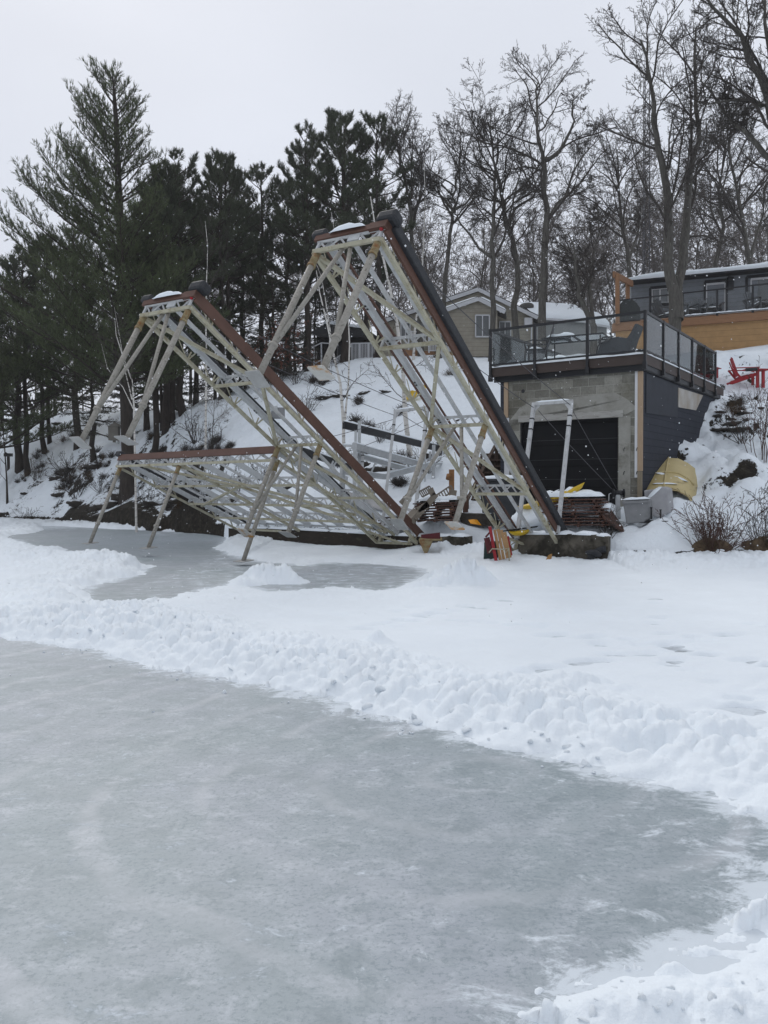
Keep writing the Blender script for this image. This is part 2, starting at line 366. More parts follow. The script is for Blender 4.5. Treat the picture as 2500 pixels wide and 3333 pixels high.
def cmu():
    m, n, p = newmat('concrete_block'); t = n.nodes.new('ShaderNodeTexCoord'); s = n.nodes.new('ShaderNodeSeparateXYZ'); n.links.new(t.outputs['Object'], s.inputs[0])
    c = n.nodes.new('ShaderNodeCombineXYZ'); n.links.new(s.outputs[0], c.inputs[0]); n.links.new(s.outputs[2], c.inputs[1])
    b = n.nodes.new('ShaderNodeTexBrick'); n.links.new(c.outputs[0], b.inputs[0]); b.inputs['Scale'].default_value = 1
    b.inputs['Brick Width'].default_value = .40; b.inputs['Row Height'].default_value = .2; b.inputs['Mortar Size'].default_value = .008; b.inputs['Bias'].default_value = -.1; b.inputs['Mortar Smooth'].default_value = .4
    b.inputs[1].default_value = (.155, .15, .128, 1); b.inputs[2].default_value = (.27, .265, .23, 1); b.inputs[3].default_value = (.30, .295, .265, 1)
    st = rmp(n, noise(n, 1.1, 7, .68, coords(n)), [(.35, (.62, .6, .55)), (.55, (1, 1, 1)), (.72, (1.2, 1.2, 1.2))])
    gr = rmp(n, noise(n, 22, 5, .7, coords(n)), [(.35, (.8, .8, .8)), (.6, (1.05, 1.05, 1.05))])
    n.links.new(mixc(n, 1., mixc(n, 1., b.outputs[0], st, 'MULTIPLY'), gr, 'MULTIPLY'), p.inputs['Base Color']); p.inputs['Roughness'].default_value = .95
    bump(n, p, mth(n, 'ADD', mth(n, 'MULTIPLY', b.outputs[1], -.6), mth(n, 'MULTIPLY', noise(n, 45, 4, .7, coords(n)), .5)), .5, .01); return m
M['cmu'] = cmu()
M['stucco'] = mat('smeared_render', (.225, .22, .195), (.31, .305, .275), 3.5, .9, bmp=.4, bs=20, c3=(.16, .155, .13), s3=4)
M['yellow'] = mat('yellow_plastic', (.62, .42, .02), (.52, .34, .02), 3, .4, snow=None)
M['orange'] = mat('orange_plastic', (.75, .32, .02), None, 3, .4)
M['hullyellow'] = mat('faded_yellow_hull', (.50, .41, .20), (.42, .34, .165), 2.2, .5, bmp=.1, c3=(.20, .155, .07), s3=2.6, t3=(.58, .68), stretch=(.6, .6, 2.2))
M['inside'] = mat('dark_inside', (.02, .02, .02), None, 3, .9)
M['greyplastic'] = mat('grey_plastic', (.23, .235, .24), (.18, .185, .19), 5, .6, bmp=.1)
M['palegrey'] = mat('pale_grey_plastic', (.36, .36, .37), (.29, .29, .30), 4, .6, bmp=.1)
M['red'] = mat('red_paint', (.34, .020, .028), (.24, .016, .022), 7, .6, snow=(.85, 1.0, 9, .4))
M['green'] = mat('dark_green_plastic', (.012, .035, .03), None, 3, .5)
M['bin'] = mat('black_plastic_bin', (.03, .034, .04), None, 3, .5)
M['sling'] = mat('dark_sling_fabric', (.055, .058, .065), None, 20, .8)
M['greychair'] = mat('grey_chair_paint', (.105, .115, .125), None, 4, .6)
M['cover'] = mat('grill_cover', (.022, .026, .026), (.035, .04, .04), 4, .6, bmp=.3)
M['flake'] = mat('snowflake', (.9, .92, .95), None, 3, .9)

# ================================================================== SETTING: lake ice, lying snow, hillside
SHORE = [(-90, 95), (-40, 62), (-19, 41), (-15.5, 38.6), (-11, 33.6), (-7.6, 30.2), (-6.0, 28.4), (-4.7, 25.3), (.35, 20.75), (.9, 20.25), (2.35, 19.1), (4.0, 17.8), (4.9, 17.35), (6, 16.95), (8, 17.2), (12, 17.6), (30, 19), (90, 30)]
SHX = np.array([p[0] for p in SHORE], float); SHY = np.array([p[1] for p in SHORE], float)
def shore_y(x): return np.interp(x, SHX, SHY)

ICE1 = [(-400, 2090), (0, 2068), (200, 2095), (330, 2130), (480, 2170), (600, 2190), (720, 2212), (900, 2240), (1050, 2285), (1180, 2325), (1300, 2350), (1480, 2400), (1700, 2450), (1950, 2505), (2060, 2535), (2160, 2560), (2310, 2588), (2420, 2632), (2570, 2680), (2600, 2790), (2520, 2900), (2450, 2970), (2310, 3055), (2130, 3140), (1950, 3190), (1850, 3250), (1770, 3360), (1600, 3800), (-900, 3800)]
ICE2 = [(27, 1745), (108, 1775), (135, 1791), (200, 1786), (239, 1813), (282, 1802), (358, 1802), (412, 1816), (477, 1845), (461, 1873), (380, 1892), (324, 1903), (294, 1918), (264, 1949), (301, 1975), (362, 1975), (490, 1960), (603, 1941), (678, 1918), (753, 1902), (904, 1926), (1130, 1916), (1250, 1924), (1325, 1908), (1400, 1868), (1363, 1850), (1250, 1836), (1055, 1832), (980, 1840), (829, 1825), (723, 1798), (700, 1784), (738, 1752), (754, 1738), (678, 1736), (488, 1727), (380, 1723), (217, 1714), (146, 1712), (140, 1730)]
def pdist(X, Y, poly):
    "signed distance, positive inside the polygon"
    P = np.array([Gp(*p)[:2] for p in poly]); d = np.full(X.shape, 1e9); ins = np.zeros(X.shape, bool)
    for i in range(len(P)):
        a = P[i]; b = P[(i + 1) % len(P)]; e_ = b - a; L2 = (e_ ** 2).sum() + 1e-9
        t = np.clip(((X - a[0]) * e_[0] + (Y - a[1]) * e_[1]) / L2, 0, 1)
        d = np.minimum(d, (X - a[0] - t * e_[0]) ** 2 + (Y - a[1] - t * e_[1]) ** 2)
        c = ((a[1] > Y) != (b[1] > Y)); xi = a[0] + (Y - a[1]) / (b[1] - a[1] + 1e-12) * (b[0] - a[0]); ins ^= c & (X < xi)
    return np.sqrt(d) * np.where(ins, 1, -1)
def lake_snow():
    nr = 640
    r = np.exp(np.linspace(math.log(1.3), math.log(60), nr)); a = np.radians(np.concatenate([np.linspace(-88, -34, 110, endpoint=False), np.linspace(-34, 34, 860, endpoint=False), np.linspace(34, 88, 110)])); na = len(a)
    Rr, Aa = np.meshgrid(r, a, indexing='ij'); X = Rr * np.sin(Aa); Y = Rr * np.cos(Aa)
    wx = (fbm(X * 1.3, Y * 1.3, 4, 3) - .5) * .5; wy = (fbm(X * 1.3, Y * 1.3, 4, 13) - .5) * .5
    wob = np.clip(Y / 9, .35, 1.3)
    d1 = pdist(X + wx * wob, Y + wy * wob, ICE1); d2 = pdist(X + wx * wob, Y + wy * wob, ICE2)
    e1 = -d1; e2 = -d2                       # distance into the snow from each cleared patch
    # plough ridge round the near rink, narrower towards the right
    wid = np.clip(1.75 - .12 * (X + 2), .55, 1.9); amp = np.clip(.20 - .020 * (X + 1), .07, .22) * (1 - .55 * sstep(9.5, 11.5, Y))
    lump = np.clip(1 - 1.25 * worley(X * 3.1 + wx * 2, Y * 3.1, 5) ** 2, 0, 1); lump2 = np.clip(1 - 1.25 * worley(X * 8.5, Y * 8.5 + wx * 4, 8) ** 2, 0, 1); lump3 = fbm(X * 14, Y * 14, 4, 2); lump4 = np.clip(1 - 1.3 * worley(X * 19 + wy * 5, Y * 19, 18) ** 2, 0, 1)
    prof1 = sstep(-.02, .85, e1 + .25 * (lump2 - .6) * sstep(0, .2, e1)) * (1 - sstep(wid * .55, wid * 1.25, e1))
    prof1 = prof1 * np.where(Y < 3.9, 0, 1)
    low = sstep(3.9, 5.2, Y)
    rid = prof1 * amp * (.40 + .60 * fbm(X * .9, Y * .9, 3, 77)) * (.30 + .62 * lump + .50 * lump2 + .24 * lump4 + .5 * (lump3 - .5)) * (low * .6 + .4)
    prof2 = sstep(0, .5, e2) * (1 - sstep(.9, 2.2, e2))
    far = sstep(9.5, 12, Y)
    rid2 = prof2 * np.where(X < -3.2, .10, .04) * (.25 + .6 * lump + .55 * lump2 + .22 * lump4 + .5 * (lump3 - .5)) * (.35 + .65 * sstep(2.2, -1, X)) * far
    heap = 0
    for px, py, sx, sy, h in ((120, 1862, 1.7, 1.1, .12), (320, 1850, 1.2, .6, .11), (40, 1820, 1.2, 1.2, .08), (220, 1968, .7, .35, .08), (1800, 2010, .5, .35, .06), (1900, 2262, .33, .2, .09), (1600, 1880, 1.2, .7, .05), (1230, 2110, .12, .1, .12), (700, 2010, .9, .6, .04)):
        q = Gp(px, py); g = np.exp(-(((X - q[0]) / sx) ** 2 + ((Y - q[1]) / sy) ** 2)); heap = heap + h * g * (.5 + .35 * lump + .45 * lump2 + .2 * lump4)
    isl = 0
    for px, py, sx, sy, h in ((872, 1892, .48, .30, .24), (940, 1897, .25, .2, .12), (800, 1903, .25, .18, .10), (1480, 1902, .55, .4, .27), (1400, 1915, .4, .22, .12), (1560, 1905, .35, .25, .10)):
        q = Gp(px, py); isl = isl + h * np.exp(-(((X - q[0]) / sx) ** 2 + ((Y - q[1]) / sy) ** 2) ** 1.3) * (.40 + .35 * lump + .6 * lump2 + .25 * lump4)
    ds = (shore_y(X) - Y) * .72
    shore = np.exp(-(np.maximum(ds - .5, 0) / 1.1) ** 2) * np.where(X < -5.5, np.where((X > -15) & (X < -7.5), .07, .20), np.where(X > 4.6, .24, np.where(X < 1.3, .06, .12))) * (.2 + .9 * fbm(X * .8, Y * .8, 3, 41)) * (.35 + .45 * lump + .5 * lump2 + .2 * lump4)
    pile = 0
    for px, py, sx, sy, h in ((2480, 3330, .4, .13, .035), (2170, 3165, .06, .045, .05), (2400, 3235, .2, .07, .025), (2050, 3340, .2, .06, .02), (2300, 3370, .4, .10, .03)):
        q = Gp(px, py); g = np.exp(-(((X - q[0]) / sx) ** 2 + ((Y - q[1]) / sy) ** 2)); pile = pile + h * g
    pile = pile * (.35 + .75 * np.clip(1 - 1.3 * worley(X * 9, Y * 9, 21) ** 2, 0, 1) + .35 * np.clip(1 - 1.3 * worley(X * 24, Y * 24, 23) ** 2, 0, 1))
    drift = (fbm(X * .5, Y * .9, 4, 31) - .5) * .045 + (fbm(X * 2.2, Y * 5, 5, 32) - .5) * .034 + (lump3 - .5) * .006
    base = (.035 - .018 * sstep(10, 12, Y)) * np.minimum(sstep(-.02, .25, e1), sstep(-.02, .25, e2))
    s = np.minimum(e1, e2)
    H = base + np.maximum(rid, 0) + np.maximum(rid2, 0) + heap * sstep(-.05, .4, s) + shore * sstep(0, .3, s) + pile * sstep(-.05, .12, s) + drift * sstep(.1, .6, s)
    # footprints and a sled track over the smooth snow
    tr = [Gp(*p)[:2] for p in ((2500, 2215), (2350, 2290), (2170, 2350), (2050, 2420))]
    dt = np.full(X.shape, 9.)
    for a_, b_ in zip(tr[:-1], tr[1:]):
        e_ = b_ - a_; t = np.clip(((X - a_[0]) * e_[0] + (Y - a_[1]) * e_[1]) / (e_ ** 2).sum(), 0, 1); dt = np.minimum(dt, np.hypot(X - a_[0] - t * e_[0], Y - a_[1] - t * e_[1]))
    H -= .022 * np.exp(-(dt / .07) ** 2)
    R = random.Random(3); FT = []
    for (xa, ya), (xb, yb), nn in (((2560, 2180), (1250, 1985), 26), ((2500, 2260), (2080, 2480), 16), ((1620, 1960), (1150, 2060), 12), ((1700, 2200), (2540, 2040), 16), ((600, 2000), (420, 2090), 6), ((2120, 1900), (2200, 2200), 9)):
        for i in range(nn): t = (i + R.random() * .5) / nn; FT.append((xa + (xb - xa) * t + R.gauss(0, 14), ya + (yb - ya) * t + (6 if i % 2 else -6) + R.gauss(0, 5)))
    for px, py in FT:
        q = Gp(px, py); a_ = R.uniform(.10, .17); H -= .055 * np.exp(-(((X - q[0]) / a_) ** 2 + ((Y - q[1]) / .09) ** 2) ** 1.6); H += .010 * np.exp(-(((X - q[0]) / .24) ** 2 + ((Y - q[1]) / .16) ** 2))
    for px, py in [(2240, 2190), (2330, 2230), (2400, 2310), (2470, 2320), (2440, 2335), (2230, 2420), (2280, 2360), (2160, 2460), (1100, 2010), (1325, 2030), (1300, 2050), (2040, 1988), (1915, 2016), (1925, 2355), (1490, 1935), (1440, 1940), (2380, 2400), (2450, 2460)]:
        q = Gp(px, py); H -= .035 * np.exp(-(((X - q[0]) / .13) ** 2 + ((Y - q[1]) / .08) ** 2))
    H = np.where(s < 0, -.02 + s * .3, H)
    edge = np.exp(-(s / .35) ** 2)
    H = H - edge * .03 * (1 - sstep(.25, .75, fbm(X * 5, Y * 9, 5, 51)) * 1.6)
    H = H + np.where((s < .05) & (s > -1.1) & (Y < 13), .052 * sstep(.62, .80, fbm(X * 6, Y * 10, 5, 61)) * np.exp(-np.maximum(-s, 0) / .22), 0)
    H = np.maximum(H, np.where(isl > .015, isl - .015, -1))
    for px, py, sx, sy, h in ((1480, 1800, .9, .45, .30), (1570, 1810, .5, .3, .2)):
        q = Gp(px, py); H = H + h * np.exp(-(((X - q[0]) / sx) ** 2 + ((Y - q[1]) / sy) ** 2)) * (.6 + .3 * lump + .3 * lump2)
    H = np.where(ds < -.6, -.3, H)
    H = np.clip(H, -.06, .8)
    V = np.stack([X, Y, H], -1).reshape(-1, 3); idx = np.arange(nr * na).reshape(nr, na)
    F = np.stack([idx[:-1, :-1], idx[:-1, 1:], idx[1:, 1:], idx[1:, :-1]], -1)
    keep = (np.maximum.reduce([H[:-1, :-1], H[1:, :-1], H[:-1, 1:], H[1:, 1:]]) > -.004)
    F = F[keep].reshape(-1, 4)
    global LSH; LSH = (r, a, H)
    o = bpy.data.objects.new('snow', fastmesh('snow', V, F, [M['snow_lake']])); link(o); tag(o, 'white ploughed and drifted snow lying on the lake ice', None, None, 'structure')
def snow_h(x, y):
    r_, a_2, H_ = LSH; i = int(np.clip(np.searchsorted(r_, math.hypot(x, y)), 0, len(r_) - 1)); j = int(np.clip(np.searchsorted(a_2, math.atan2(x, y)), 0, len(a_2) - 1)); return float(H_[i, j])
lake_snow()
def lake_ice():
    x = np.concatenate([np.linspace(-200, -12, 20), np.linspace(-11.8, 11.8, 200), np.linspace(12, 200, 20)]); y = np.concatenate([[-60, -20, -5, 0], np.linspace(1, 26, 260), np.linspace(27, 140, 30)])
    X, Y = np.meshgrid(x, y, indexing='ij'); d = np.maximum(pdist(X, Y, ICE1), pdist(X, Y, ICE2))
    q = Gp(2480, 2780); k = np.exp(-(((X - q[0]) / .7) ** 2 + ((Y - q[1]) / .9) ** 2))
    q2 = Gp(2100, 3120); k2 = np.exp(-(((X - q2[0]) / .5) ** 2 + ((Y - q2[1]) / .22) ** 2))
    dust = .8 * np.exp(-np.maximum(d, 0) / .12) + .32 * k + .25 * k2 + .35 * sstep(11, 14, Y) * (X > -4)
    n0, n1 = X.shape; idx = np.arange(n0 * n1).reshape(n0, n1)
    F = np.stack([idx[:-1, :-1], idx[1:, :-1], idx[1:, 1:], idx[:-1, 1:]], -1).reshape(-1, 4)
    me = fastmesh('ice', np.stack([X, Y, X * 0], -1).reshape(-1, 3), F, [M['ice']])
    at = me.attributes.new('dust', 'FLOAT', 'POINT'); at.data.foreach_set('value', dust.ravel().astype(np.float32))
    o = bpy.data.objects.new('ice', me); link(o); tag(o, 'grey lake ice scraped clear in the foreground', None, None, 'structure')
lake_ice()

# hillside: thin-plate surface through surveyed points
CP = [(1400, 1690, 20.6), (1300, 1640, 22.5), (1950, 1730, 18.0), (1850, 1668, 19.6), (1700, 1668, 20.6), (1960, 1666, 19.3), (1300, 1600, 24.3), (1150, 1510, 27.5), (1300, 1515, 27.5), (1300, 1350, 31.5), (1300, 1200, 38.5), (1450, 1160, 42), (1100, 1182, 42), (1250, 1165, 43), (950, 1222, 43), (800, 1290, 41), (880, 1240, 43), (600, 1370, 39), (520, 1400, 43), (700, 1450, 35), (500, 1460, 39), (415, 1632, 36.8), (300, 1508, 41), (600, 1590, 30.6), (200, 1590, 41.5), (60, 1640, 42.5), (100, 1392, 52), (20, 1420, 52), (250, 1345, 57), (430, 1345, 54), (850, 1600, 27.5), (1000, 1655, 24), (1200, 1670, 22.2), (850, 1450, 31.5), (1000, 1400, 32), (1000, 1300, 36),
      (2400, 1150, 31), (2350, 1300, 27), (2265, 1450, 23.3), (2450, 1440, 23), (2190, 1590, 20.6), (2400, 1560, 20.6), (2100, 1694, 18.8), (2300, 1690, 18.4), (2430, 1680, 18.6), (2020, 1712, 18.5), (2500, 1300, 26.5), (2480, 1180, 29), (2330, 1165, 31.5), (2000, 1180, 33.5), (2200, 1165, 33),
      (1560, 1165, 40), (1590, 1240, 34), (1560, 1350, 30), (1540, 1500, 25), (1480, 1560, 24.6), (1750, 1175, 41), (1900, 1170, 41), (60, 1560, 46), (300, 1430, 47), (2600, 1150, 30), (2700, 1500, 21)]
ctl = [Wp(*c) for c in CP]
for x_, y_, z_ in ((-60, 110, 12), (0, 90, 11), (60, 90, 13), (-30, 75, 7), (30, 60, 10.5), (15, 50, 9.6), (0, 60, 9.6), (-40, 140, 12), (60, 140, 13), (0, 140, 12), (20, 24, 5), (40, 30, 8), (-14, 60, 6.5), (-50, 70, 3), (11, 19, 1.6), (4.95, 17.8, .35), (6.2, 17.4, .3), (8, 17.7, .45), (10, 17.9, .5),
                   (-19.2, 41.9, .35), (-15.6, 39.6, .4), (-13, 36.7, .8), (-11, 34.7, .95), (-9, 32.6, .85), (-7.4, 30.8, .75), (-5.8, 28.9, .55), (-4.4, 26, .42), (-2, 23.6, .42), (.6, 21.3, .42), (2.4, 19.7, .45), (3.9, 18.4, .5),
                   (6.0, 19.2, 1.05), (7.9, 22.1, 2.6), (9.3, 24.5, 3.8), (-26, 48, 1)): ctl.append(A3(x_, y_, z_))
ctl = np.array(ctl)
def _u(r2): return r2 * np.log(r2 + 1e-9) * .5
def tps_fit(c, lam=.02):
    S = 20.; P = c[:, :2] / S; n = len(P); r2 = ((P[:, None] - P[None]) ** 2).sum(-1); K = _u(r2) + np.eye(n) * lam / 400
    Q = np.hstack([np.ones((n, 1)), P]); A = np.block([[K, Q], [Q.T, np.zeros((3, 3))]]); w = np.linalg.solve(A, np.concatenate([c[:, 2], [0, 0, 0]]))
    return P, w, S
_tp = tps_fit(ctl)
def tps(X, Y):
    P, w, S = _tp; x = X / S; y = Y / S; Z = w[-3] + w[-2] * x + w[-1] * y
    for i in range(len(P)): Z = Z + w[i] * _u((x - P[i, 0]) ** 2 + (y - P[i, 1]) ** 2)
    return Z
BUMPS = [((1990, 1775, 17.15), .35, .35, .38), ((1945, 1745, 17.5), .3, .3, .12), ((1790, 1700, 18.7), .7, .45, .30), ((2410, 1560, 20.5), .75, .7, .5), ((2230, 1760, 17.9), .6, .35, .28), ((2100, 1775, 17.8), .7, .35, .22), ((2450, 1620, 19.3), .6, .5, .30), ((1480, 1770, 19.2), .8, .3, .2)]
def terr(X, Y):
    X = np.asarray(X, float); Y = np.asarray(Y, float)
    nat = 1 - sstep(-6.2, -5.0, X) + sstep(4.6, 5.2, X)       # natural bank / built seawall
    jag = (fbm(X * .9, Y * .9, 4, 71) - .5) * .7 * nat
    d = (Y - shore_y(X)) * .72 + jag - .30 * (1 - nat)
    Z = tps(X, Y) * sstep(-60, 3, d + 0) ** 0
    Z = Z + (fbm(X * .35, Y * .35, 4, 72) - .5) * .5 * sstep(1, 6, d) + (fbm(X * 1.5, Y * 1.5, 4, 73) - .5) * .26 * sstep(.3, 3, d) * np.where(X > -6, .6, 1.5)
    Z = Z + (np.clip(1 - worley(X * .9, Y * .9, 31) ** 2, 0, 1) - .5) * .30 * sstep(.5, 2, d) * sstep(-4.5, -7, X) * (fbm(X * 4, Y * 4, 3, 44) + .4)
    rk_ = sstep(4.9, 6.0, X) * (1 - sstep(12, 16, X)) * sstep(.2, 1.2, d) * (1 - sstep(30, 36, Y)); w1 = np.clip(1 - 1.3 * worley(X * 1.5 + fbm(X * 2, Y * 2, 2, 6), Y * 1.5, 81) ** 2, 0, 1); w2 = np.clip(1 - 1.3 * worley(X * 3.6, Y * 3.6, 82) ** 2, 0, 1)
    Z = Z + rk_ * ((w1 - .5) * .34 + (w2 - .5) * .12) + (1 - rk_) * sstep(.5, 2, d) * (w2 - .5) * .05
    for c, sx, sy, h in BUMPS:
        q = Wp(*c); Z = Z + h * np.exp(-(((X - q[0]) / sx) ** 2 + ((Y - q[1]) / sy) ** 2))
    Z = np.maximum(Z, .25 + .1 * fbm(X, Y, 2, 5))
    # stepped rock shelves on the left hill
    t = sstep(-.10, .16, d); return -.5 * (1 - t) + Z * t, d
def gz(x, y): return float(terr(np.array([float(x)]), np.array([float(y)]))[0][0])
def ground(px, py, y0=17., y1=70.):
    "where the photo ray through (px,py) meets the hillside"
    ys = np.linspace(y0, y1, 500); P = np.array([Wp(px, py, y) for y in ys]); Z, _ = terr(P[:, 0], P[:, 1]); k = np.where(P[:, 2] < Z)[0]
    i = k[0] if len(k) else len(ys) - 1; return A3(P[i, 0], P[i, 1], Z[i])
BARE = [((300, 1630), 110, 30, .30), ((430, 1560), 120, 60, .08), ((180, 1545), 100, 25, .28), ((220, 1420), 160, 50, .08), ((560, 1650), 130, 45, .28), ((1270, 1500), 130, 45, .30), ((2370, 1350), 90, 40, .2), ((800, 1640), 160, 40, .25), ((2440, 1790), 50, 20, .3), ((2300, 1795), 60, 20, .25), ((1060, 1292), 150, 9, .30), ((1360, 1281), 60, 7, .45), ((380, 1660), 160, 22, .38), ((1950, 1780), 30, 40, .3)]
def hillside():
    def ax(a, b, c, d, n1, n2, n3): return np.concatenate([np.linspace(a, b, n1, endpoint=False), np.linspace(b, c, n2, endpoint=False), np.linspace(c, d, n3)])
    x = ax(-120, -22, 13.5, 120, 50, 400, 50); y = ax(14, 15.5, 46, 200, 3, 330, 70)
    X, Y = np.meshgrid(x, y, indexing='ij')
    Z, d = terr(X, Y); gx = np.gradient(Z, axis=0) / np.gradient(X, axis=0); gy = np.gradient(Z, axis=1) / np.gradient(Y, axis=1)
    sl = np.hypot(gx, gy); bare = sstep(1.0, 2.1, sl) * .85
    # photo-surveyed bare spots, turned into places on the hill
    for (px, py), sx, sy, a in BARE:
        c = ground(px, py); wx_ = sx / FPX * c[1]; wy_ = max(.35, sy / FPX * c[1] * 2.2)
        bare += a * np.exp(-(((X - c[0]) / wx_) ** 2 + ((Y - c[1]) / wy_) ** 2))
    bare += .05 * sstep(1, 3, d) * (X < 4) * (Y < 46)
    bare += (.12 + .26 * sstep(.45, .7, fbm(X * .55, Y * .55, 4, 91))) * sstep(-4, -8, X) * (1 - sstep(42, 48, Y)) + .22 * sstep(.55, .75, fbm(X * .5, Y * .5, 4, 92)) * sstep(.8, 3, d)
    bare += (.06 + .20 * sstep(.50, .68, fbm(X * 1.1, Y * 1.1, 4, 93))) * sstep(5, 6, X) * sstep(.2, 1, d) * (Y < 31)
    bare = bare * np.where((X > -5.3) & (X < 5.2) & (d < 1.2), 0, 1)
    bare = bare + (d < .75) * (d >= .12) * ((X < -5.8) & (X > -15)) * .42
    bare = bare + (d < .12) * .6 * ((X < -5.5) | (X > 5))
    n0, n1 = X.shape; idx = np.arange(n0 * n1).reshape(n0, n1)
    F = np.stack([idx[:-1, :-1], idx[1:, :-1], idx[1:, 1:], idx[:-1, 1:]], -1)
    keep = np.maximum.reduce([Z[:-1, :-1], Z[1:, :-1], Z[:-1, 1:], Z[1:, 1:]]) > -.45
    me = fastmesh('ground', np.stack([X, Y, Z], -1).reshape(-1, 3), F[keep].reshape(-1, 4), [M['ground']])
    at = me.attributes.new('bare', 'FLOAT', 'POINT'); at.data.foreach_set('value', bare.ravel().astype(np.float32))
    o = bpy.data.objects.new('hillside', me); link(o); tag(o, 'snow covered hillside rising from the shore to the houses', None, None, 'structure')
hillside()

# ================================================================== DOCKS: three raised truss sections hinged on the seawall
DK = {'R': dict(u=.5674, o=(3.9338, 17.9329, .3826), t=.5977, W=1.1785, L=8.7508, d=.2541, st=(6.6311, 4.5128, 2.2827), leg=2.67),
      'M': dict(u=.579, o=(.91, 20.3234, .4297), t=.5369, W=1.2235, L=8.6823, d=.2598, st=(6.6019, 4.4749, 2.2604), leg=2.8982),
      'L': dict(u=.7193, o=(.39, 20.8026, .6019), t=.4308, W=6.3523, L=4.3828, d=.26, st=(3.1, 1.9, .9), leg=2.42)}
def dockfn(k):
    q = DK[k]; a, t = q['u'], q['t']; u = A3(cos(a), -sin(a), 0); v = A3(-sin(a), -cos(a), 0); z = A3(0, 0, 1); O = A3(*q['o'])
    Lx = v * cos(t) + z * sin(t); Nx = z * cos(t) - v * sin(t); Wx = -u
    return (lambda l, w, n: O + Lx * l + Wx * w + Nx * n), Lx, Wx, Nx, O
def zigzag(mb, A, B, C, D, n, w):
    "lattice between chord A-B and chord C-D"
    for i in range(n):
        a = A + (B - A) * (i / n); b = C + (D - C) * ((i + .5) / n); c = A + (B - A) * ((i + 1) / n); mb.beam(a, b, w); mb.beam(b, c, w)
def leg_part(rt, f, l, w, d, ln, Lx, Wx, Nx, name_label=None, stained=True, plate_tilt=0., r=.05, foot=(.155, .13), sleeve=.26):
    top = f(l, w, -d + .02); bot = f(l, w, -d - ln)
    mb = MB().tube([top, top + (bot - top) * .5, bot], r, 10)
    lg = obj('leg', mb, M['pipe'], rt)
    if name_label: lg['label'] = name_label
    obj('sleeve', MB().tube([f(l, w, -d + .03), f(l, w, -d - sleeve)], r * 1.14, 10).tube([f(l, w, -d - sleeve + .02), f(l, w, -d - sleeve - .02)], r * 1.35, 10), M['rusty'], lg)
    k = f(l, w, -d - ln * .74); obj('clamp', MB().tube([k, k - Nx * .05], r * 1.3, 10).box(k + Wx * r * 1.5, (.02, .03, .02), (Lx, Wx, Nx)), M['pipe'], lg)
    n2 = unit(Nx + Lx * plate_tilt); l2 = unit(Lx - n2 * np.dot(Lx, n2)); w2 = np.cross(n2, l2); hx, hy = foot; ch = .04
    poly = [bot + l2 * a_ * hx + w2 * b_ * hy for a_, b_ in ((-1, -1 + ch * 3), (-1 + ch * 3, -1), (1 - ch * 3, -1), (1, -1 + ch * 3), (1, 1 - ch * 3), (1 - ch * 3, 1), (-1 + ch * 3, 1), (-1, 1 - ch * 3))]
    obj('foot_plate', MB().prism(poly, -n2 * .014), M['plate'] if stained else M['plate_grey'], lg)
    return lg
def bumper(rt, c, ax, h):
    mb = MB(); mb.box(c, h, ax); return obj('bumper', mb, M['rubber'], rt, bevel=min(h) * .55)

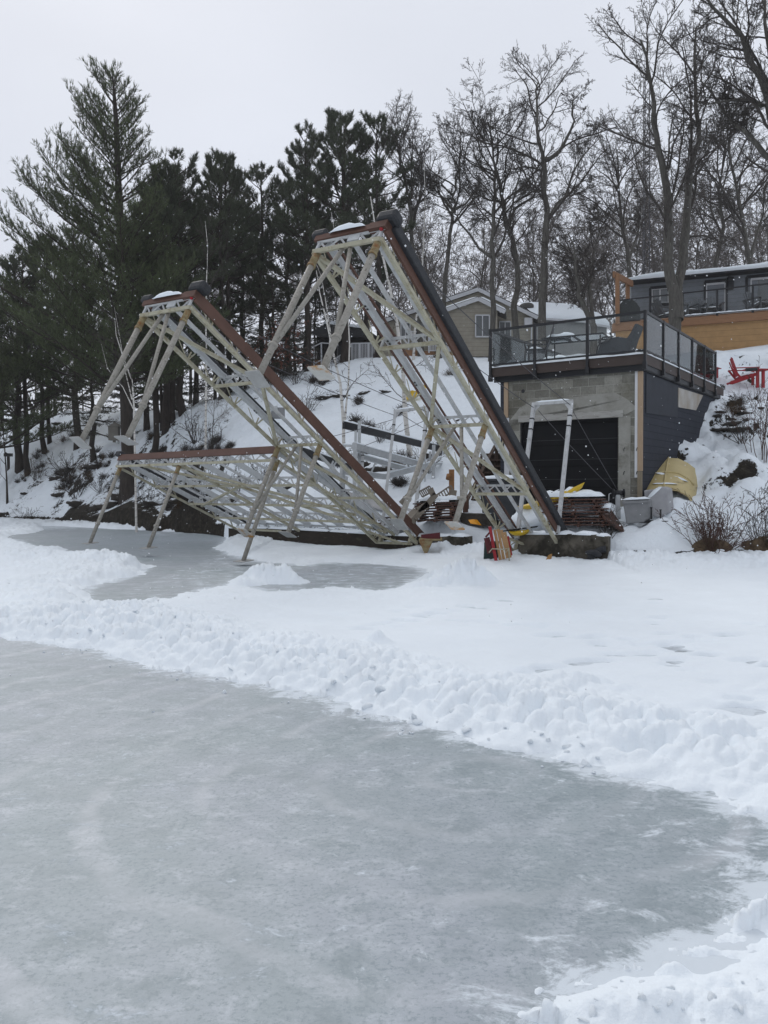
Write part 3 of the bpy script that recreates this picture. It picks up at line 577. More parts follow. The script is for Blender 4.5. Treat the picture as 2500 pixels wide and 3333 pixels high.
def long_dock(k, label):
    q = DK[k]; f, Lx, Wx, Nx, O = dockfn(k); W, L, d = q['W'], q['L'], q['d']; s1, s2, s3 = q['st']
    rt = root('dock_section', O, label, 'dock', 'hinged dock sections raised off the ice')
    ax = (Lx, Wx, Nx); B = .105
    # rust brown skirt boards on the two sides and the outer end
    obj('skirt_board', MB().box(f(L / 2 - .05, -.03, -B + .075), ((L + .1) / 2, .02, B), ax), M['rust_beam'], rt)
    obj('skirt_board', MB().box(f(L / 2, W + .02, .03), (L / 2 - .02, .012, .02), ax), M['rust_beam'], rt)
    obj('skirt_board', MB().box(f(L + .03, W / 2, .0), (.022, W / 2 + .05, .055), ax).box(f(L + .02, .10, -.01), (.05, .15, .065), ax), M['rust_beam'], rt)
    if k == 'R': obj('edge_bumper', MB().box(f(L / 2 - .1, -.075, .085), (L / 2 + .02, .045, .085), ax), M['rubber'], rt, bevel=.02)
    bumper(rt, f(L - .02, .0, .16), ax, (.12, .17, .10)) ; bumper(rt, f(L - .02, W + .02, .11), ax, (.09, .13, .07))
    # side trusses
    for w, nm in ((.0, 'side_truss'), (W, 'side_truss')):
        mb = MB(); mb.beam(f(0, w, -d), f(L, w, -d), .062, .062, Nx)
        n = 12
        for i in range(n):
            l = L * (i + .25) / n; mb.beam(f(l, w, -.06), f(l, w, -d), .022); mb.beam(f(l, w, -d), f(l + L / n * .5, w, -.06), .012)
            if w: mb.beam(f(l, w, -d), f(l, W * .88, -.10), .022)
            if i % 2: mb.beam(f(l, w, -d), f(l, w + (.16 if w == 0 else -.18), -.02), .022)
        obj(nm, mb, M['cream'], rt)
    # inner stringers
    for i, (w, ww, hh, mt) in enumerate(((W * .86, .09, .13, 'alu'), (W * .5, .055, .055, 'white_metal'), (W * .18, .055, .055, 'white_metal'))):
        obj('stringer', MB().beam(f(.05, w, -.06), f(L - .05, w, -.06), ww if i else .07, hh * (1 if i else .85), Nx), M[mt], rt)
    obj('deck_strip', MB().beam(f(.05, W * .78, -.02), f(L - .05, W * .78, -.02), .03, .03, Nx), M['darktrim'] if k == 'M' else M['rust_beam'], rt)
    # cross frames
    for i, l in enumerate((L, s1, s2, s3, .0)):
        mb = MB(); mb.beam(f(l, -.02, -.05), f(l, W + .0, -.05), .045)
        mb2 = MB(); mb2.beam(f(l, 0, -d), f(l, W, -d), .07, .06)
        zigzag(mb, f(l, .05, -.05), f(l, W - .05, -.05), f(l, .05, -d), f(l, W - .05, -d), 3, .022)
        for w in (.04, W - .04): mb.beam(f(l, w, -.05), f(l, w, -d), .035)
        o = obj('cross_frame', mb, M['white_metal'], rt); obj('lower_chord', mb2, M['cream'], o)
    mb = MB().box(f(L + .01, W * .42, -.11), (.01, .10, .075), ax); obj('deck_plate', mb, M['alu'], rt)
    # diagonal braces in the under plane
    for (l0, w0, l1, w1) in ((L - .08, W - .02, s1 + .05, .04), (s1 - .05, .05, s2 + .04, W - .03), (s2 - .05, W - .05, s3 + .05, .03)):
        obj('brace', MB().beam(f(l0, w0, -d + .01), f(l1, w1, -d + .01), .06, .055, Nx), M['cream'], rt)
    obj('brace', MB().beam(f(.55, W - .03, -d + .02), f(.0, W * .33, -d - .02), .05, .045, Nx), M['cream'], rt)
    obj('hinge_bracket', MB().beam(f(.3, .1, -d), f(.02, .0, -d - .03), .05).box(f(.04, .22, -.16), (.05, .04, .11), ax).box(f(.04, W - .12, -.16), (.05, .04, .11), ax), M['cream'], rt)
    # legs and their struts
    ln = q['leg'] - d
    for j, (l, ls) in enumerate(((L - .04, ln), (s2 - .02, ln * (.79 if k == 'M' else .87)))):
        leg_part(rt, f, l, W - .04, d, ls, Lx, Wx, Nx, stained=(j == 1 and k == 'M'), plate_tilt=-.1)
        leg_part(rt, f, l, .06, d, ls, Lx, Wx, Nx, stained=(k == 'R'), plate_tilt=.12)
        obj('strut', MB().tube([f(l, W * .56, -d + .02), f(l, W - .06, -d - ls * .74)], .034, 8), M['pipe'], rt)
        obj('strut', MB().tube([f(l, W * .46, -d + .02), f(l, .08, -d - ls * .74)], .034, 8), M['pipe'], rt)
        obj('pin', MB().box(f(l + .04, W * .56, -d + .0), (.012, .022, .022), ax).box(f(l + .04, W * .46, -d + .0), (.012, .022, .022), ax), M['darktrim'], rt)
    mb = MB()
    for l in (L * .95, L * .85, s1, (s1 + s2) / 2, s2, (s2 + s3) / 2, s3, .5):
        for t_ in (-.035, .035): mb.box(f(l + t_, W * .86 + .055, -.06), (.012, .008, .012), ax); mb.box(f(l + t_, W * .86, -.13), (.014, .014, .006), ax)
    obj('bolts', mb, M['darktrim'], rt)
    obj('reflector', MB().blob(f(L + .03, .03, -.08), (.03, .03, .03), 3, .1, 6), M['red'], rt)
    # snow lying on the upper edge
    obj('snow_cap', MB().strip(f(L + .02, .32, .05), f(L + .02, W - .22, .05), .20, .085, 4), M['snow'], rt)
    obj('snow_patch', MB().strip(f(.03, .25, -d + .03), f(.03, W - .2, -d + .03), .06, .03, 8), M['snow'], rt)
    return rt
long_dock('R', 'long truss dock raised steepest, highest and rightmost, black rubber along its edge')
long_dock('M', 'long truss dock raised in the middle, rust brown board and no black edge')

def wide_dock():
    q = DK['L']; f, Lx, Wx, Nx, O = dockfn('L'); W, L, d = q['W'], q['L'], q['d']; ax = (Lx, Wx, Nx)
    rt = root('dock_section', O, 'wide low truss dock at the left with three thin legs hanging over the ice', 'dock', 'hinged dock sections raised off the ice')
    obj('skirt_board', MB().box(f(L + .03, W / 2, -.02), (.02, W / 2 + .02, .085), ax), M['rust_beam'], rt)
    bumper(rt, f(L, W + .05, .09), ax, (.10, .13, .07))
    for i in range(11):
        w = W * (i + .03) / 10.1; big = i in (0, 3, 5, 8, 10)
        obj('stringer', MB().beam(f(.0, w, -.07), f(L, w, -.07), .04, .13 if big else .05, Nx), M['alu'] if big else M['white_metal'], rt)
    for w in (.0, W):
        mb = MB().beam(f(0, w, -d), f(L, w, -d), .055, .055, Nx)
        for i in range(6): mb.beam(f(L * (i + .5) / 6, w, -.08), f(L * (i + .2) / 6, w, -d), .026)
        obj('side_truss', mb, M['cream'], rt)
    obj('side_beam', MB().beam(f(.1, W * .55, -d), f(L, W * .55, -d), .07, .07, Nx), M['cream'], rt)
    obj('deck_strip', MB().beam(f(.0, W * .935, -.02), f(L, W * .935, -.02), .03, .14, Nx), M['darktrim'], rt)
    obj('snow_strip', MB().beam(f(.0, W * .945, .06), f(L * .97, W * .945, .06), .04, .03, Nx), M['snow'], rt)
    for l in (L, q['st'][0], q['st'][1], q['st'][2], 0.):
        mb = MB().beam(f(l, 0, -.06), f(l, W, -.06), .05); zigzag(mb, f(l, .1, -.06), f(l, W - .1, -.06), f(l, .1, -d), f(l, W - .1, -d), 15, .022)
        for i in range(6): mb.beam(f(l, W * i / 5, -.06), f(l, W * i / 5, -d), .05)
        o = obj('cross_frame', mb, M['white_metal'], rt); obj('lower_chord', MB().beam(f(l, 0, -d), f(l, W, -d), .075 if l == L else .055, .06), M['cream'], o)
    for l0, w0, l1, w1 in ((L, W * .60, q['st'][0] * .45, .2), (L, W * .8, q['st'][0], W * .42), (q['st'][0], W * .42, q['st'][1] - .1, W * .92), (q['st'][0], W * .42, .3, 0.1)):
        obj('brace', MB().beam(f(l0, w0, -d - .02), f(l1, w1, -d - .02), .055, .055, Nx), M['cream'], rt)
    for w in (W - .1, W * .565, .02):
        leg_part(rt, f, L - .05, w, d, q['leg'] - d + (.12 if w < .1 else .0), Lx, Wx, Nx, stained=False, plate_tilt=.55, r=.048, foot=(.17, .16), sleeve=.22)
    obj('snow_cap', MB().strip(f(.0, .3, -.02), f(.0, W - .3, -.02), .16, .05, 9), M['snow'], rt)
    obj('snow_cap', MB().strip(f(.35, W * .3, -d + .04), f(-.02, W * .05, -d + .04), .08, .03, 9), M['snow'], rt)
wide_dock()

# lifting frames, winch and cables
def gantry(FL, FR, TL, TR, label, w=.075, caps=True):
    rt = root('hoist_gantry', (FL + FR) / 2, label, 'lifting frame', 'white frames that hoist the docks')
    for a, b in ((FL, TL), (FR, TR)):
        p = obj('post', MB().beam(a, b, w), M['white_metal'], rt)
        if caps:
            mb = MB(); mb.beam(a + (b - a) * .80, a + (b - a) * .81, w * 1.15); mb.beam(a + (b - a) * .88, a + (b - a) * .89, w * 1.15); obj('strap', mb, M['black'], p)
    e_ = unit(TR - TL)
    obj('cross_bar', MB().beam(TL - e_ * .03, TR + e_ * .03, w * .95), M['white_metal'], rt)
    mb = MB()
    for a, b, s in ((TL, FL, 1), (TR, FR, -1)):
        dn = unit(b - a); mb.prism([a, a + dn * .24, a + e_ * s * .20], np.cross(e_, dn) * .012)
    obj('gusset', mb, M['white_metal'], rt)
    obj('snow_cap', MB().strip(TL + A3(0, 0, w * .4), TR + A3(0, 0, w * .4), w, .03, 2), M['snow'], rt)
    return rt
fR, fM, fL_ = dockfn('R')[0], dockfn('M')[0], dockfn('L')[0]
g1 = (Wp(1683, 1752, 17.95), Wp(1815, 1735, 17.4), Wp(1738, 1315, 18.7), Wp(1860, 1306, 18.15))
gantry(*g1, 'tall white lifting frame standing in front of the black garage door')
g2 = (Wp(1241, 1745, 20.9), Wp(1345, 1728, 20.3), Wp(1287, 1338, 21.6), Wp(1392, 1326, 21.0))
gantry(*g2, 'tall white lifting frame behind the middle dock, half hidden by the steepest one')
g3 = (Wp(1106, 1722, 23.0), Wp(1172, 1722, 22.3), Wp(1113, 1450, 23.4), Wp(1182, 1452, 22.7))
gantry(*g3, 'short white lifting frame behind the wide low dock')
def wire(pts, label, r=.008):
    pts = [np.asarray(p, float) for p in pts]; P = []
    for a, b in zip(pts[:-1], pts[1:]):
        L = np.linalg.norm(b - a)
        for i in range(8): t = i / 8; P.append(a + (b - a) * t - A3(0, 0, .010 * L * 4 * t * (1 - t)))
    P.append(pts[-1]); obj('lifting_cable', MB().tube(P, r, 5), M['cable'], None, label, 'cable', 'thin cables between lifting frames and docks')
DR, DM = DK['R'], DK['M']
wire([fR(DR['L'] * .96, DR['W'] * .9, 0), g1[2] + A3(.02, 0, -.1)], 'thin cable from the steepest dock to the left post of the garage side frame')
wire([fR(DR['L'] * .96, .05, 0), g1[3] + A3(0, 0, -.1)], 'thin cable from the steepest dock to the right post of the garage side frame')
wire([fM(DM['L'] * .96, DM['W'] * .9, 0), g2[2] + A3(0, 0, -.12)], 'thin cable from the top of the middle dock to the left post of its frame')
wire([fM(DM['L'] * .96, .05, 0), g2[3] + A3(0, 0, -.12)], 'thin cable from the top of the middle dock to the right post of its frame')
wire([g1[2] + A3(.1, 0, -.15), Wp(2012, 1612, 18.9)], 'thin cable running down across the garage door to the hand winch')
wire([g1[3] + A3(.0, 0, -.15), Wp(2016, 1606, 18.95)], 'thin cable from the right post steeply down to the hand winch')
wire([g2[2] + A3(.0, 0, -.2), Wp(908, 1460, 24.0)], 'thin cable from the middle frame down left behind the middle dock')
wire([g2[3] + A3(.0, 0, -.3), Wp(1105, 1480, 23.3)], 'thin cable sagging between the middle frame and the short frame')
wire([g2[2] + A3(.1, 0, -.05), Wp(1560, 1500, 22.0)], 'thin cable from the middle frame down right towards the wooden stairs')

# winch motor box on its post behind the middle dock
p0 = ground(905, 1490, 22, 40) ; P = Wp(905, 1375, p0[1])
rt = root('winch', p0 - A3(0, 0, .1), 'grey winch motor box on a post behind the middle dock', 'winch')
obj('post', MB().beam(p0 - A3(0, 0, .2), P, .09), M['alu'], rt)
c = Wp(905, 1345, p0[1]); obj('motor_box', MB().box(c, (.24, .13, .20)).box(c + A3(-.1, -.14, -.1), (.09, .02, .07)), M['greyplastic'], rt, bevel=.02)
obj('motor', MB().tube([c + A3(-.24, -.1, .14), c + A3(.0, -.1, .18)], .09, 12).tube([c + A3(-.27, -.1, .135), c + A3(-.24, -.1, .14)], .05, 10), M['alu'], rt)
# hand winch by the garage door
c = Wp(2013, 1605, 18.9); b = A3(c[0], c[1], gz(c[0], c[1]) - .05)
rt = root('winch', b, 'dark hand winch on a galvanised post beside the garage door', 'winch')
obj('post', MB().beam(b, c + A3(-.02, 0, -.02), .09), M['alu'], rt)
obj('drum', MB().tube([c + A3(-.12, 0, 0), c + A3(.12, 0, .0)], .06, 12).tube([c + A3(-.13, 0, 0), c + A3(-.11, 0, 0)], .10, 14).tube([c + A3(.11, 0, 0), c + A3(.13, 0, 0)], .10, 14), M['black'], rt)
obj('frame', MB().beam(c + A3(-.1, .05, -.12), c + A3(-.1, .02, .08), .03).beam(c + A3(.1, .05, -.12), c + A3(.1, .02, .08), .03).tube([c + A3(-.16, 0, 0), c + A3(-.22, -.02, -.02), c + A3(-.24, -.05, -.3)], .012, 6), M['alu'], rt)

# aluminium boat lift with two black bunks parked on the slope
def boat_lift():
    a0, a1 = Wp(1118, 1383, 22.6), Wp(1436, 1462, 27.4)
    b0, b1 = Wp(985, 1468, 23.6), Wp(1205, 1545, 27.2)
    rt = root('boat_lift', (a0 + b1) / 2 - A3(0, 0, 1.6), 'aluminium boat lift with two black padded bunks, stored on the snowy slope', 'boat lift')
    def bunk(p, q, w, h): o = obj('bunk', MB().beam(p, q, w, h), M['black'], rt); obj('snow_cap', MB().strip(p + A3(0, 0, h / 2), q + A3(0, 0, h / 2), w * 1.1, .05, 3), M['snow'], o)
    bunk(a0, a1, .07, .20); bunk(b0, b1, .07, .20)
    c0, c1 = Wp(1150, 1452, 22.2), Wp(1362, 1512, 25.2); d0, d1 = Wp(1160, 1482, 22.8), Wp(1330, 1530, 25.6)
    for p, q, h in ((c0, c1, .17), (d0, d1, .12)):
        o = obj('side_beam', MB().beam(p, q, .08, h).beam(p - A3(0, .05, h * .42), q - A3(0, .05, h * .42), .12, .02), M['alu'], rt); obj('snow_cap', MB().strip(p + A3(0, 0, h / 2), q + A3(0, 0, h / 2), .1, .045, 5), M['snow'], o)
    e0, e1, e2 = Wp(1120, 1535, 23.4), Wp(1252, 1552, 24.2), Wp(1412, 1510, 25.2)
    obj('cradle_beam', MB().beam(e0, e1, .05, .16).beam(e1, e2, .05, .16).beam(e2, Wp(1480, 1508, 27.4), .06, .07), M['alu'], rt)
    obj('snow_cap', MB().strip(e1 + A3(0, 0, .08), e2 + A3(0, 0, .08), .06, .03, 4), M['snow'], rt)
    for (px, y0, y1, D, w) in ((1170, 1370, 1760, 22.9, .09), (1155, 1440, 1760, 22.1, .10), (1158, 1400, 1600, 22.5, .07), (1412, 1448, 1590, 25.2, .10), (1400, 1470, 1560, 25.6, .07), (1120, 1450, 1640, 23.4, .08), (1385, 1440, 1600, 25.0, .04)):
        t = Wp(px, y0, D); g = Wp(px - 2, y1, D); g[2] = max(g[2], gz(g[0], g[1]) - .1) if gz(g[0], g[1]) < t[2] else g[2]
        obj('post', MB().beam(g, t, w), M['alu'], rt)
    for px0, py0, px1, py1, D in ((1225, 1500, 1205, 1545, 24.2), (1325, 1505, 1335, 1530, 24.9), (1180, 1480, 1172, 1510, 23.3), (1120, 1470, 1075, 1530, 23.4), (1085, 1500, 1050, 1590, 23.8), (1110, 1520, 1180, 1560, 23.6)):
        obj('bracket', MB().beam(Wp(px0, py0, D), Wp(px1, py1, D), .08, .05), M['alu'], rt)
    obj('side_beam', MB().beam(Wp(960, 1490, 23.8), Wp(1130, 1560, 25.6), .07, .15), M['alu'], rt)
boat_lift()
obj('aluminium_ramp', MB().beam(Wp(1110, 1610, 23.4), Wp(1330, 1672, 21.8), .5, .05, (0, -.4, 1)), M['palegrey'], None, 'pale grey gangway plank lying in the snow behind the middle dock', 'gangway')

# ================================================================== SEAWALL
def wallpiece(pts, z0, z1, th, m, label, name='seawall', snowh=.07, seed=1):
    rt = root(name, A3(pts[0][0], pts[0][1], 0), label, 'retaining wall')
    mb = MB(); P = [A3(p[0], p[1], 0) for p in pts]; n_ = len(P)
    nrm = []
    for i in range(n_):
        d = unit(P[min(i + 1, n_ - 1)] - P[max(i - 1, 0)]); nrm.append(A3(-d[1], d[0], 0) * (1 if -d[1] * .5 + d[0] > 0 else -1))
    R = random.Random(seed); top = [z1 + R.uniform(-.03, .03) for _ in P]
    rows = [[p + A3(0, 0, z0) for p in P], [p + A3(0, 0, t) for p, t in zip(P, top)], [p + n * th + A3(0, 0, t) for p, n, t in zip(P, nrm, top)], [p + n * th + A3(0, 0, z0) for p, n in zip(P, nrm)]]
    mb.grid(rows, smooth=False)
    for i in (0, n_ - 1): mb.add([r[i] for r in rows], [(0, 1, 2, 3)])
    obj('wall_face', mb, m, rt)
    sm = MB()
    for i in range(n_ - 1): sm.strip(P[i] + nrm[i] * th * .5 + A3(0, 0, top[i] - .01), P[i + 1] + nrm[i + 1] * th * .5 + A3(0, 0, top[i + 1] - .01), th * 1.15, snowh, seed + i, side=nrm[i])
    obj('snow_cap', sm, M['snow'], rt); return rt
wallpiece([(-4.75, 25.15), (-3.4, 23.95), (-1.5, 22.25), (.2, 20.7), (1.05, 19.95)], -.3, .41, .3, M['darktimber'], 'long dark wet timber wall at the ice edge below the wide dock')
wallpiece([(1.1, 19.9), (1.55, 19.6), (1.9, 19.3)], -.3, .42, .3, M['concrete'], 'short mossy concrete wall with a rusty corner right of the middle dock')
wallpiece([(1.95, 18.9), (2.7, 18.25), (3.05, 18.0)], -.3, .10, .25, M['concrete'], 'low concrete ledge under a snow shelf between the two tall docks', snowh=.09)
wallpiece([(2.95, 18.1), (3.9, 17.3), (4.35, 17.0), (4.6, 16.9)], -.3, .58, .4, M['concrete'], 'dark stained concrete wall under the foot of the steepest dock')
q = Gp(1398, 1760, .35); obj('steel_corner', MB().prism([q + A3(-.25, 0, 0), q + A3(.28, -.25, .02), q + A3(.30, .2, .05), q + A3(-.2, .3, .05)], (0, 0, .03)).prism([q + A3(-.25, -.01, 0), q + A3(.05, -.16, .0), q + A3(-.1, -.08, -.35)], (0.02, .02, 0)), M['rusty'], None, 'rusty steel corner plate on the wall right of the middle dock', 'plate')
q = Gp(1400, 1775, .15); obj('red_board', MB().beam(Wp(1372, 1752, 19.4), Wp(1432, 1745, 19.1), .03, .17, (0, .1, 1)), mat('dark_red_board', (.10, .012, .018), None, 4, .6), None, 'dark red board standing against the wall right of the middle dock', 'board')

# ================================================================== BOATHOUSE with roof deck
a_ = .5918; S0 = A3(6.0022, 18.9651, 0); BH = root('boathouse', S0, 'concrete block boathouse with black garage door and a glass railed roof deck', 'boathouse', None, -a_)
def L_(name, mb, m, par=None, **k): return obj(name, mb, m, par or BH, local=True, **k)
XL, XR, YF, ZT, ZB = -3.68, -.12, .15, 4.27, .2
dx0, dx1, dz = -3.18, -.68, 3.225
mb = MB(); mb.bb((XL, YF, ZB), (dx0, YF + .2, ZT)); mb.bb((dx1, YF, ZB), (XR, YF + .2, ZT)); mb.bb((dx0, YF, dz), (dx1, YF + .2, ZT)); L_('front_wall', mb, M['cmu'])
d_ = L_('garage_door', MB().bb((dx0 - .05, YF + .13, .8), (dx1 + .05, YF + .17, dz + .05)), M['garage'])
mb = MB()
for i in range(1, 5): mb.bb((dx0 - .02, YF + .122, .8 + .485 * i), (dx1 + .02, YF + .131, .812 + .485 * i))
L_('joint_highlights', mb, mat('joint_highlight', (.035, .037, .04), None, 4, .7), d_)  # paler strips along the panel joints: a highlight put into the colour
L_('seal', MB().bb((dx0, YF + .02, .8), (dx0 + .03, YF + .13, dz)), M['black'], d_)
L_('handle', MB().bb((-2.0, YF + .10, 1.35), (-1.85, YF + .13, 1.4)), M['black'], d_)
mb = MB(); mb.prism([(-3.5, YF - .012, dz + .05), (-.5, YF - .012, dz + .05), (-.22, YF - .012, dz + .18), (-.48, YF - .012, dz + .42), (-.75, YF - .012, dz + .58), (-2.9, YF - .012, dz + .50), (-3.2, YF - .012, dz + .35), (-3.6, YF - .012, dz - .1)], (0, .02, 0)); L_('lintel_render', mb, M['stucco'])
L_('lintel_board', MB().bb((-3.22, YF - .03, dz + .0), (-.55, YF - .014, dz + .16)), mat('limewashed_board', (.36, .355, .33), (.28, .27, .25), 3, .9, stretch=(1, 1, 8), c3=(.14, .135, .12), s3=5))
L_('jamb_render', MB().bb((dx1 + .02, YF - .01, .4), (dx1 + .30, YF + .01, dz + .02)), M['stucco'])
hk = MB()
for x in (-.52, -.22):
    for z in (1.35, 1.95, 2.5): hk.tube([(x, YF - .01, z), (x, YF - .06, z - .03), (x - .01, YF - .05, z - .08)], .009, 5)
L_('hooks', hk, M['black'])
L_('vent_hole', MB().tube([(-3.1, YF + .01, 4.0), (-3.1, YF - .005, 4.0)], .05, 10), M['black'])
L_('house_wrap', MB().bb((XR - .16, YF - .02, 1.8), (XR - .09, YF - .004, ZT)).bb((XL + .06, YF - .02, 1.5), (XL + .20, YF - .004, 3.35)), M['offwhite'])
L_('corner_board', MB().bb((XR - .09, YF - .045, 1.95), (XR + .03, YF - .005, ZT - .02)), M['wood'])
L_('corner_board', MB().bb((XR - .09, YF - .04, .6), (XR + .02, YF - .005, 1.94)), mat('greyed_board', (.25, .21, .15), None, 4, .8, stretch=(8, 8, 1)))
L_('corner_board', MB().bb((XL + .07, YF - .04, 3.36), (XL + .18, YF - .005, ZT - .02)), M['wood'])
L_('corner_trim', MB().bb((XL - .03, YF - .03, .4), (XL + .065, YF + .2, ZT)), M['shed_side'])
# side wall: lap siding, battens, bare sheathing patch
L_('side_wall', MB().bb((XR - .02, YF, .2), (XR + .02, 8.0, ZT - .01)), M['shed_side'])
L_('batten_panel', MB().prism([(XR + .025, .35, 3.3), (XR + .025, 3.15, 3.38), (XR + .025, 3.15, ZT - .05), (XR + .025, .35, ZT - .05)], (.015, 0, 0)), M['batten'])
L_('bare_sheathing', MB().prism([(XR + .03, 3.2, 3.66), (XR + .03, 5.1, 3.72), (XR + .03, 5.9, ZT - .06), (XR + .03, 3.2, ZT - .10)], (.015, 0, 0)), mat('bare_sheathing', (.45, .44, .42), (.30, .25, .19), 1.6, .8))
L_('left_wall', MB().bb((XL, YF + .2, .4), (XL + .05, 6.5, ZT)), M['shed_side'])
L_('rear_wall', MB().bb((XL + .06, 6.3, .4), (XR - .03, 6.5, ZT)), M['cmu'])
# roof deck
DXL, DYB, FL = -3.91, 8.3, 4.62
L_('roof_slab', MB().bb((DXL + .1, .05, ZT + .012), (-.03, 8.0, FL - .012)), M['darktrim'])
L_('deck_floor', MB().bb((DXL + .02, .02, FL - .01), (-.02, 8.25, FL + .015)), M['brownfascia'])
L_('fascia', MB().bb((DXL, .0, 4.40), (.0, .035, FL + .01)), M['brownfascia']); L_('fascia', MB().bb((-.04, .037, 4.40), (-.002, 8.28, FL + .008)), M['brownfascia']); L_('fascia', MB().bb((DXL, .037, 4.40), (DXL + .04, 8.28, FL + .008)), M['brownfascia'])
L_('soffit_trim', MB().bb((DXL + .05, .05, 4.26), (-.05, .10, 4.40)), M['darktrim']); L_('soffit_trim', MB().bb((-.10, .102, 4.262), (-.05, 7.9, 4.398)), M['darktrim'])
RT = 5.60
rail = L_('railing', MB().bb((DXL - .01, -.07, RT - .06), (.03, -.015, RT)).bb((DXL, -.06, FL + .06), (.0, -.025, FL + .10)), M['black'])
L_('side_railing', MB().bb((-.02, -.012, RT - .062), (.032, 7.1, RT - .002)).bb((-.01, -.01, FL + .06), (.02, 7.1, FL + .10)), M['black'])
L_('side_railing', MB().bb((DXL - .01, -.012, RT - .062), (DXL + .04, 4.6, RT - .002)).bb((DXL, -.01, FL + .06), (DXL + .03, 4.6, FL + .10)), M['black'])
def postb(x, y): L_('rail_post', MB().bb((x - .03, y - .03, 4.30), (x + .03, y + .03, RT + .01)).bb((x - .045, y - .045, 4.28), (x + .045, y + .045, 4.44)), M['black'])
for x in (DXL, -2.70, -1.36, .0): postb(x, -.045)
for i in range(1, 6): postb(.012, 1.4106 * i)
for y in (2.3, 4.6): postb(DXL, y)
for x0, x1 in ((DXL, -2.70), (-2.70, -1.36), (-1.36, 0)): L_('glass_panel', MB().bb((x0 + .06, -.047, FL + .1), (x1 - .06, -.041, RT - .06)), M['railglass'])
for i in range(5): L_('glass_panel', MB().bb((.008, 1.4106 * i + .06, FL + .1), (.014, 1.4106 * (i + 1) - .06, RT - .06)), M['railglass'])
for y in (0, 2.3): L_('glass_panel', MB().bb((DXL + .008, y + .06, FL + .1), (DXL + .014, y + 2.2, RT - .06)), M['railglass'])
sm = MB()
nx, ny = 40, 80; X, Y = np.meshgrid(np.linspace(DXL + .06, -.05, nx), np.linspace(.06, 8.2, ny), indexing='ij')
H = FL + .02 + (.05 + .07 * (fbm(X * 1.5, Y * 1.5, 4, 9))) * np.minimum(sstep(DXL + .05, DXL + .2, X), sstep(-.04, -.2, X)) * np.minimum(sstep(.05, .2, Y), sstep(8.25, 8.1, Y))
sm.grid(np.stack([X, Y, H], -1)); L_('deck_snow', sm, M['snow'])
L_('ledge_snow', MB().strip((DXL + .05, -.01, FL + .01), (-.08, -.01, FL + .01), .06, .025, 3).strip((-.005, .1, FL + .01), (-.005, 7.9, FL + .01), .06, .03, 4), M['snow'])
def BL(x, y, z): return A3(S0[0] + x * cos(a_) + y * sin(a_), S0[1] - x * sin(a_) + y * cos(a_), z)
BX = (A3(cos(a_), -sin(a_), 0), A3(sin(a_), cos(a_), 0), A3(0, 0, 1))

def thing_at(name, x, y, z, rz, label, cat, group=None):
    return root(name, (x, y, z), label, cat, group, rz)
def LL(par): return lambda name, mb, m, p=None, **k: obj(name, mb, m, p or par, local=True, **k)
# patio furniture on the roof deck
p = BL(-2.15, 1.35, FL + .07); t = thing_at('patio_table', p[0], p[1], p[2], -a_ + .12, 'glass topped patio table with thick snow on the roof deck', 'table'); o = LL(t)
o('tabletop', MB().bb((-.75, -.45, .70), (.75, .45, .72)), M['railglass']); fr = MB()
for y in (-.45, .45): fr.beam((-.77, y, .70), (.77, y, .70), .035)
for x in (-.77, .77, 0): fr.beam((x, -.45, .69), (x, .45, .69), .03)
o('table_frame', fr, M['black'])
for x in (-.68, .68):
    for y in (-.38, .38): o('leg', MB().beam((x, y, 0), (x, y, .68), .03), M['black'])
o('snow_cap', MB().strip((-.72, -.2, .72), (.05, -.2, .72), .45, .10, 3).strip((.0, .1, .72), (.5, .1, .72), .4, .06, 5), M['snow'])
def sling_chair(x, y, rz, label, tip=0, snow=True):
    p = BL(x, y, FL + .06); c = thing_at('patio_chair', p[0], p[1], p[2], rz, label, 'patio chair', None); o = LL(c)
    if tip: c.rotation_euler = (tip, 0, rz)
    n = 7; P = [[(x_, .26 + .10 * i / n + .0, .40 + (.62 * i / n)) if 0 else (x_ * (1 - .12 * (i / n) ** 2), .22 + .20 * i / n, .42 + .60 * (i / n)) for x_ in (-.27, -.14, 0, .14, .27)] for i in range(n + 1)]
    o('backrest', MB().grid(P).grid([[(q[0], q[1] + .02, q[2]) for q in r] for r in P]), M['sling'])
    o('seat', MB().bb((-.27, -.26, .40), (.27, .24, .43)), M['sling'])
    fr = MB()
    for s in (-1, 1):
        fr.tube([(s * .29, .22, .42), (s * .29, .34, .72), (s * .255, .43, 1.03)], .014, 6); fr.tube([(s * .29, -.30, .43), (s * .29, .22, .42)], .014, 6)
        o('armrest', MB().tube([(s * .31, -.28, .44), (s * .31, -.29, .62), (s * .31, -.1, .655), (s * .31, .30, .62)], .016, 6), M['black'])
        o('leg', MB().tube([(s * .29, -.28, .42), (s * .29, -.33, .0)], .014, 6), M['black']); o('leg', MB().tube([(s * .29, .18, .42), (s * .29, .32, .0)], .014, 6), M['black'])
    o('frame', fr, M['black'])
    if snow: o('snow_cap', MB().strip((0, -.24, .43), (0, .2, .43), .45, .09, 5), M['snow'])
    return c
sling_chair(-3.05, .9, -a_ - 1.2, 'low black patio chair loaded with snow at the left end of the roof deck')
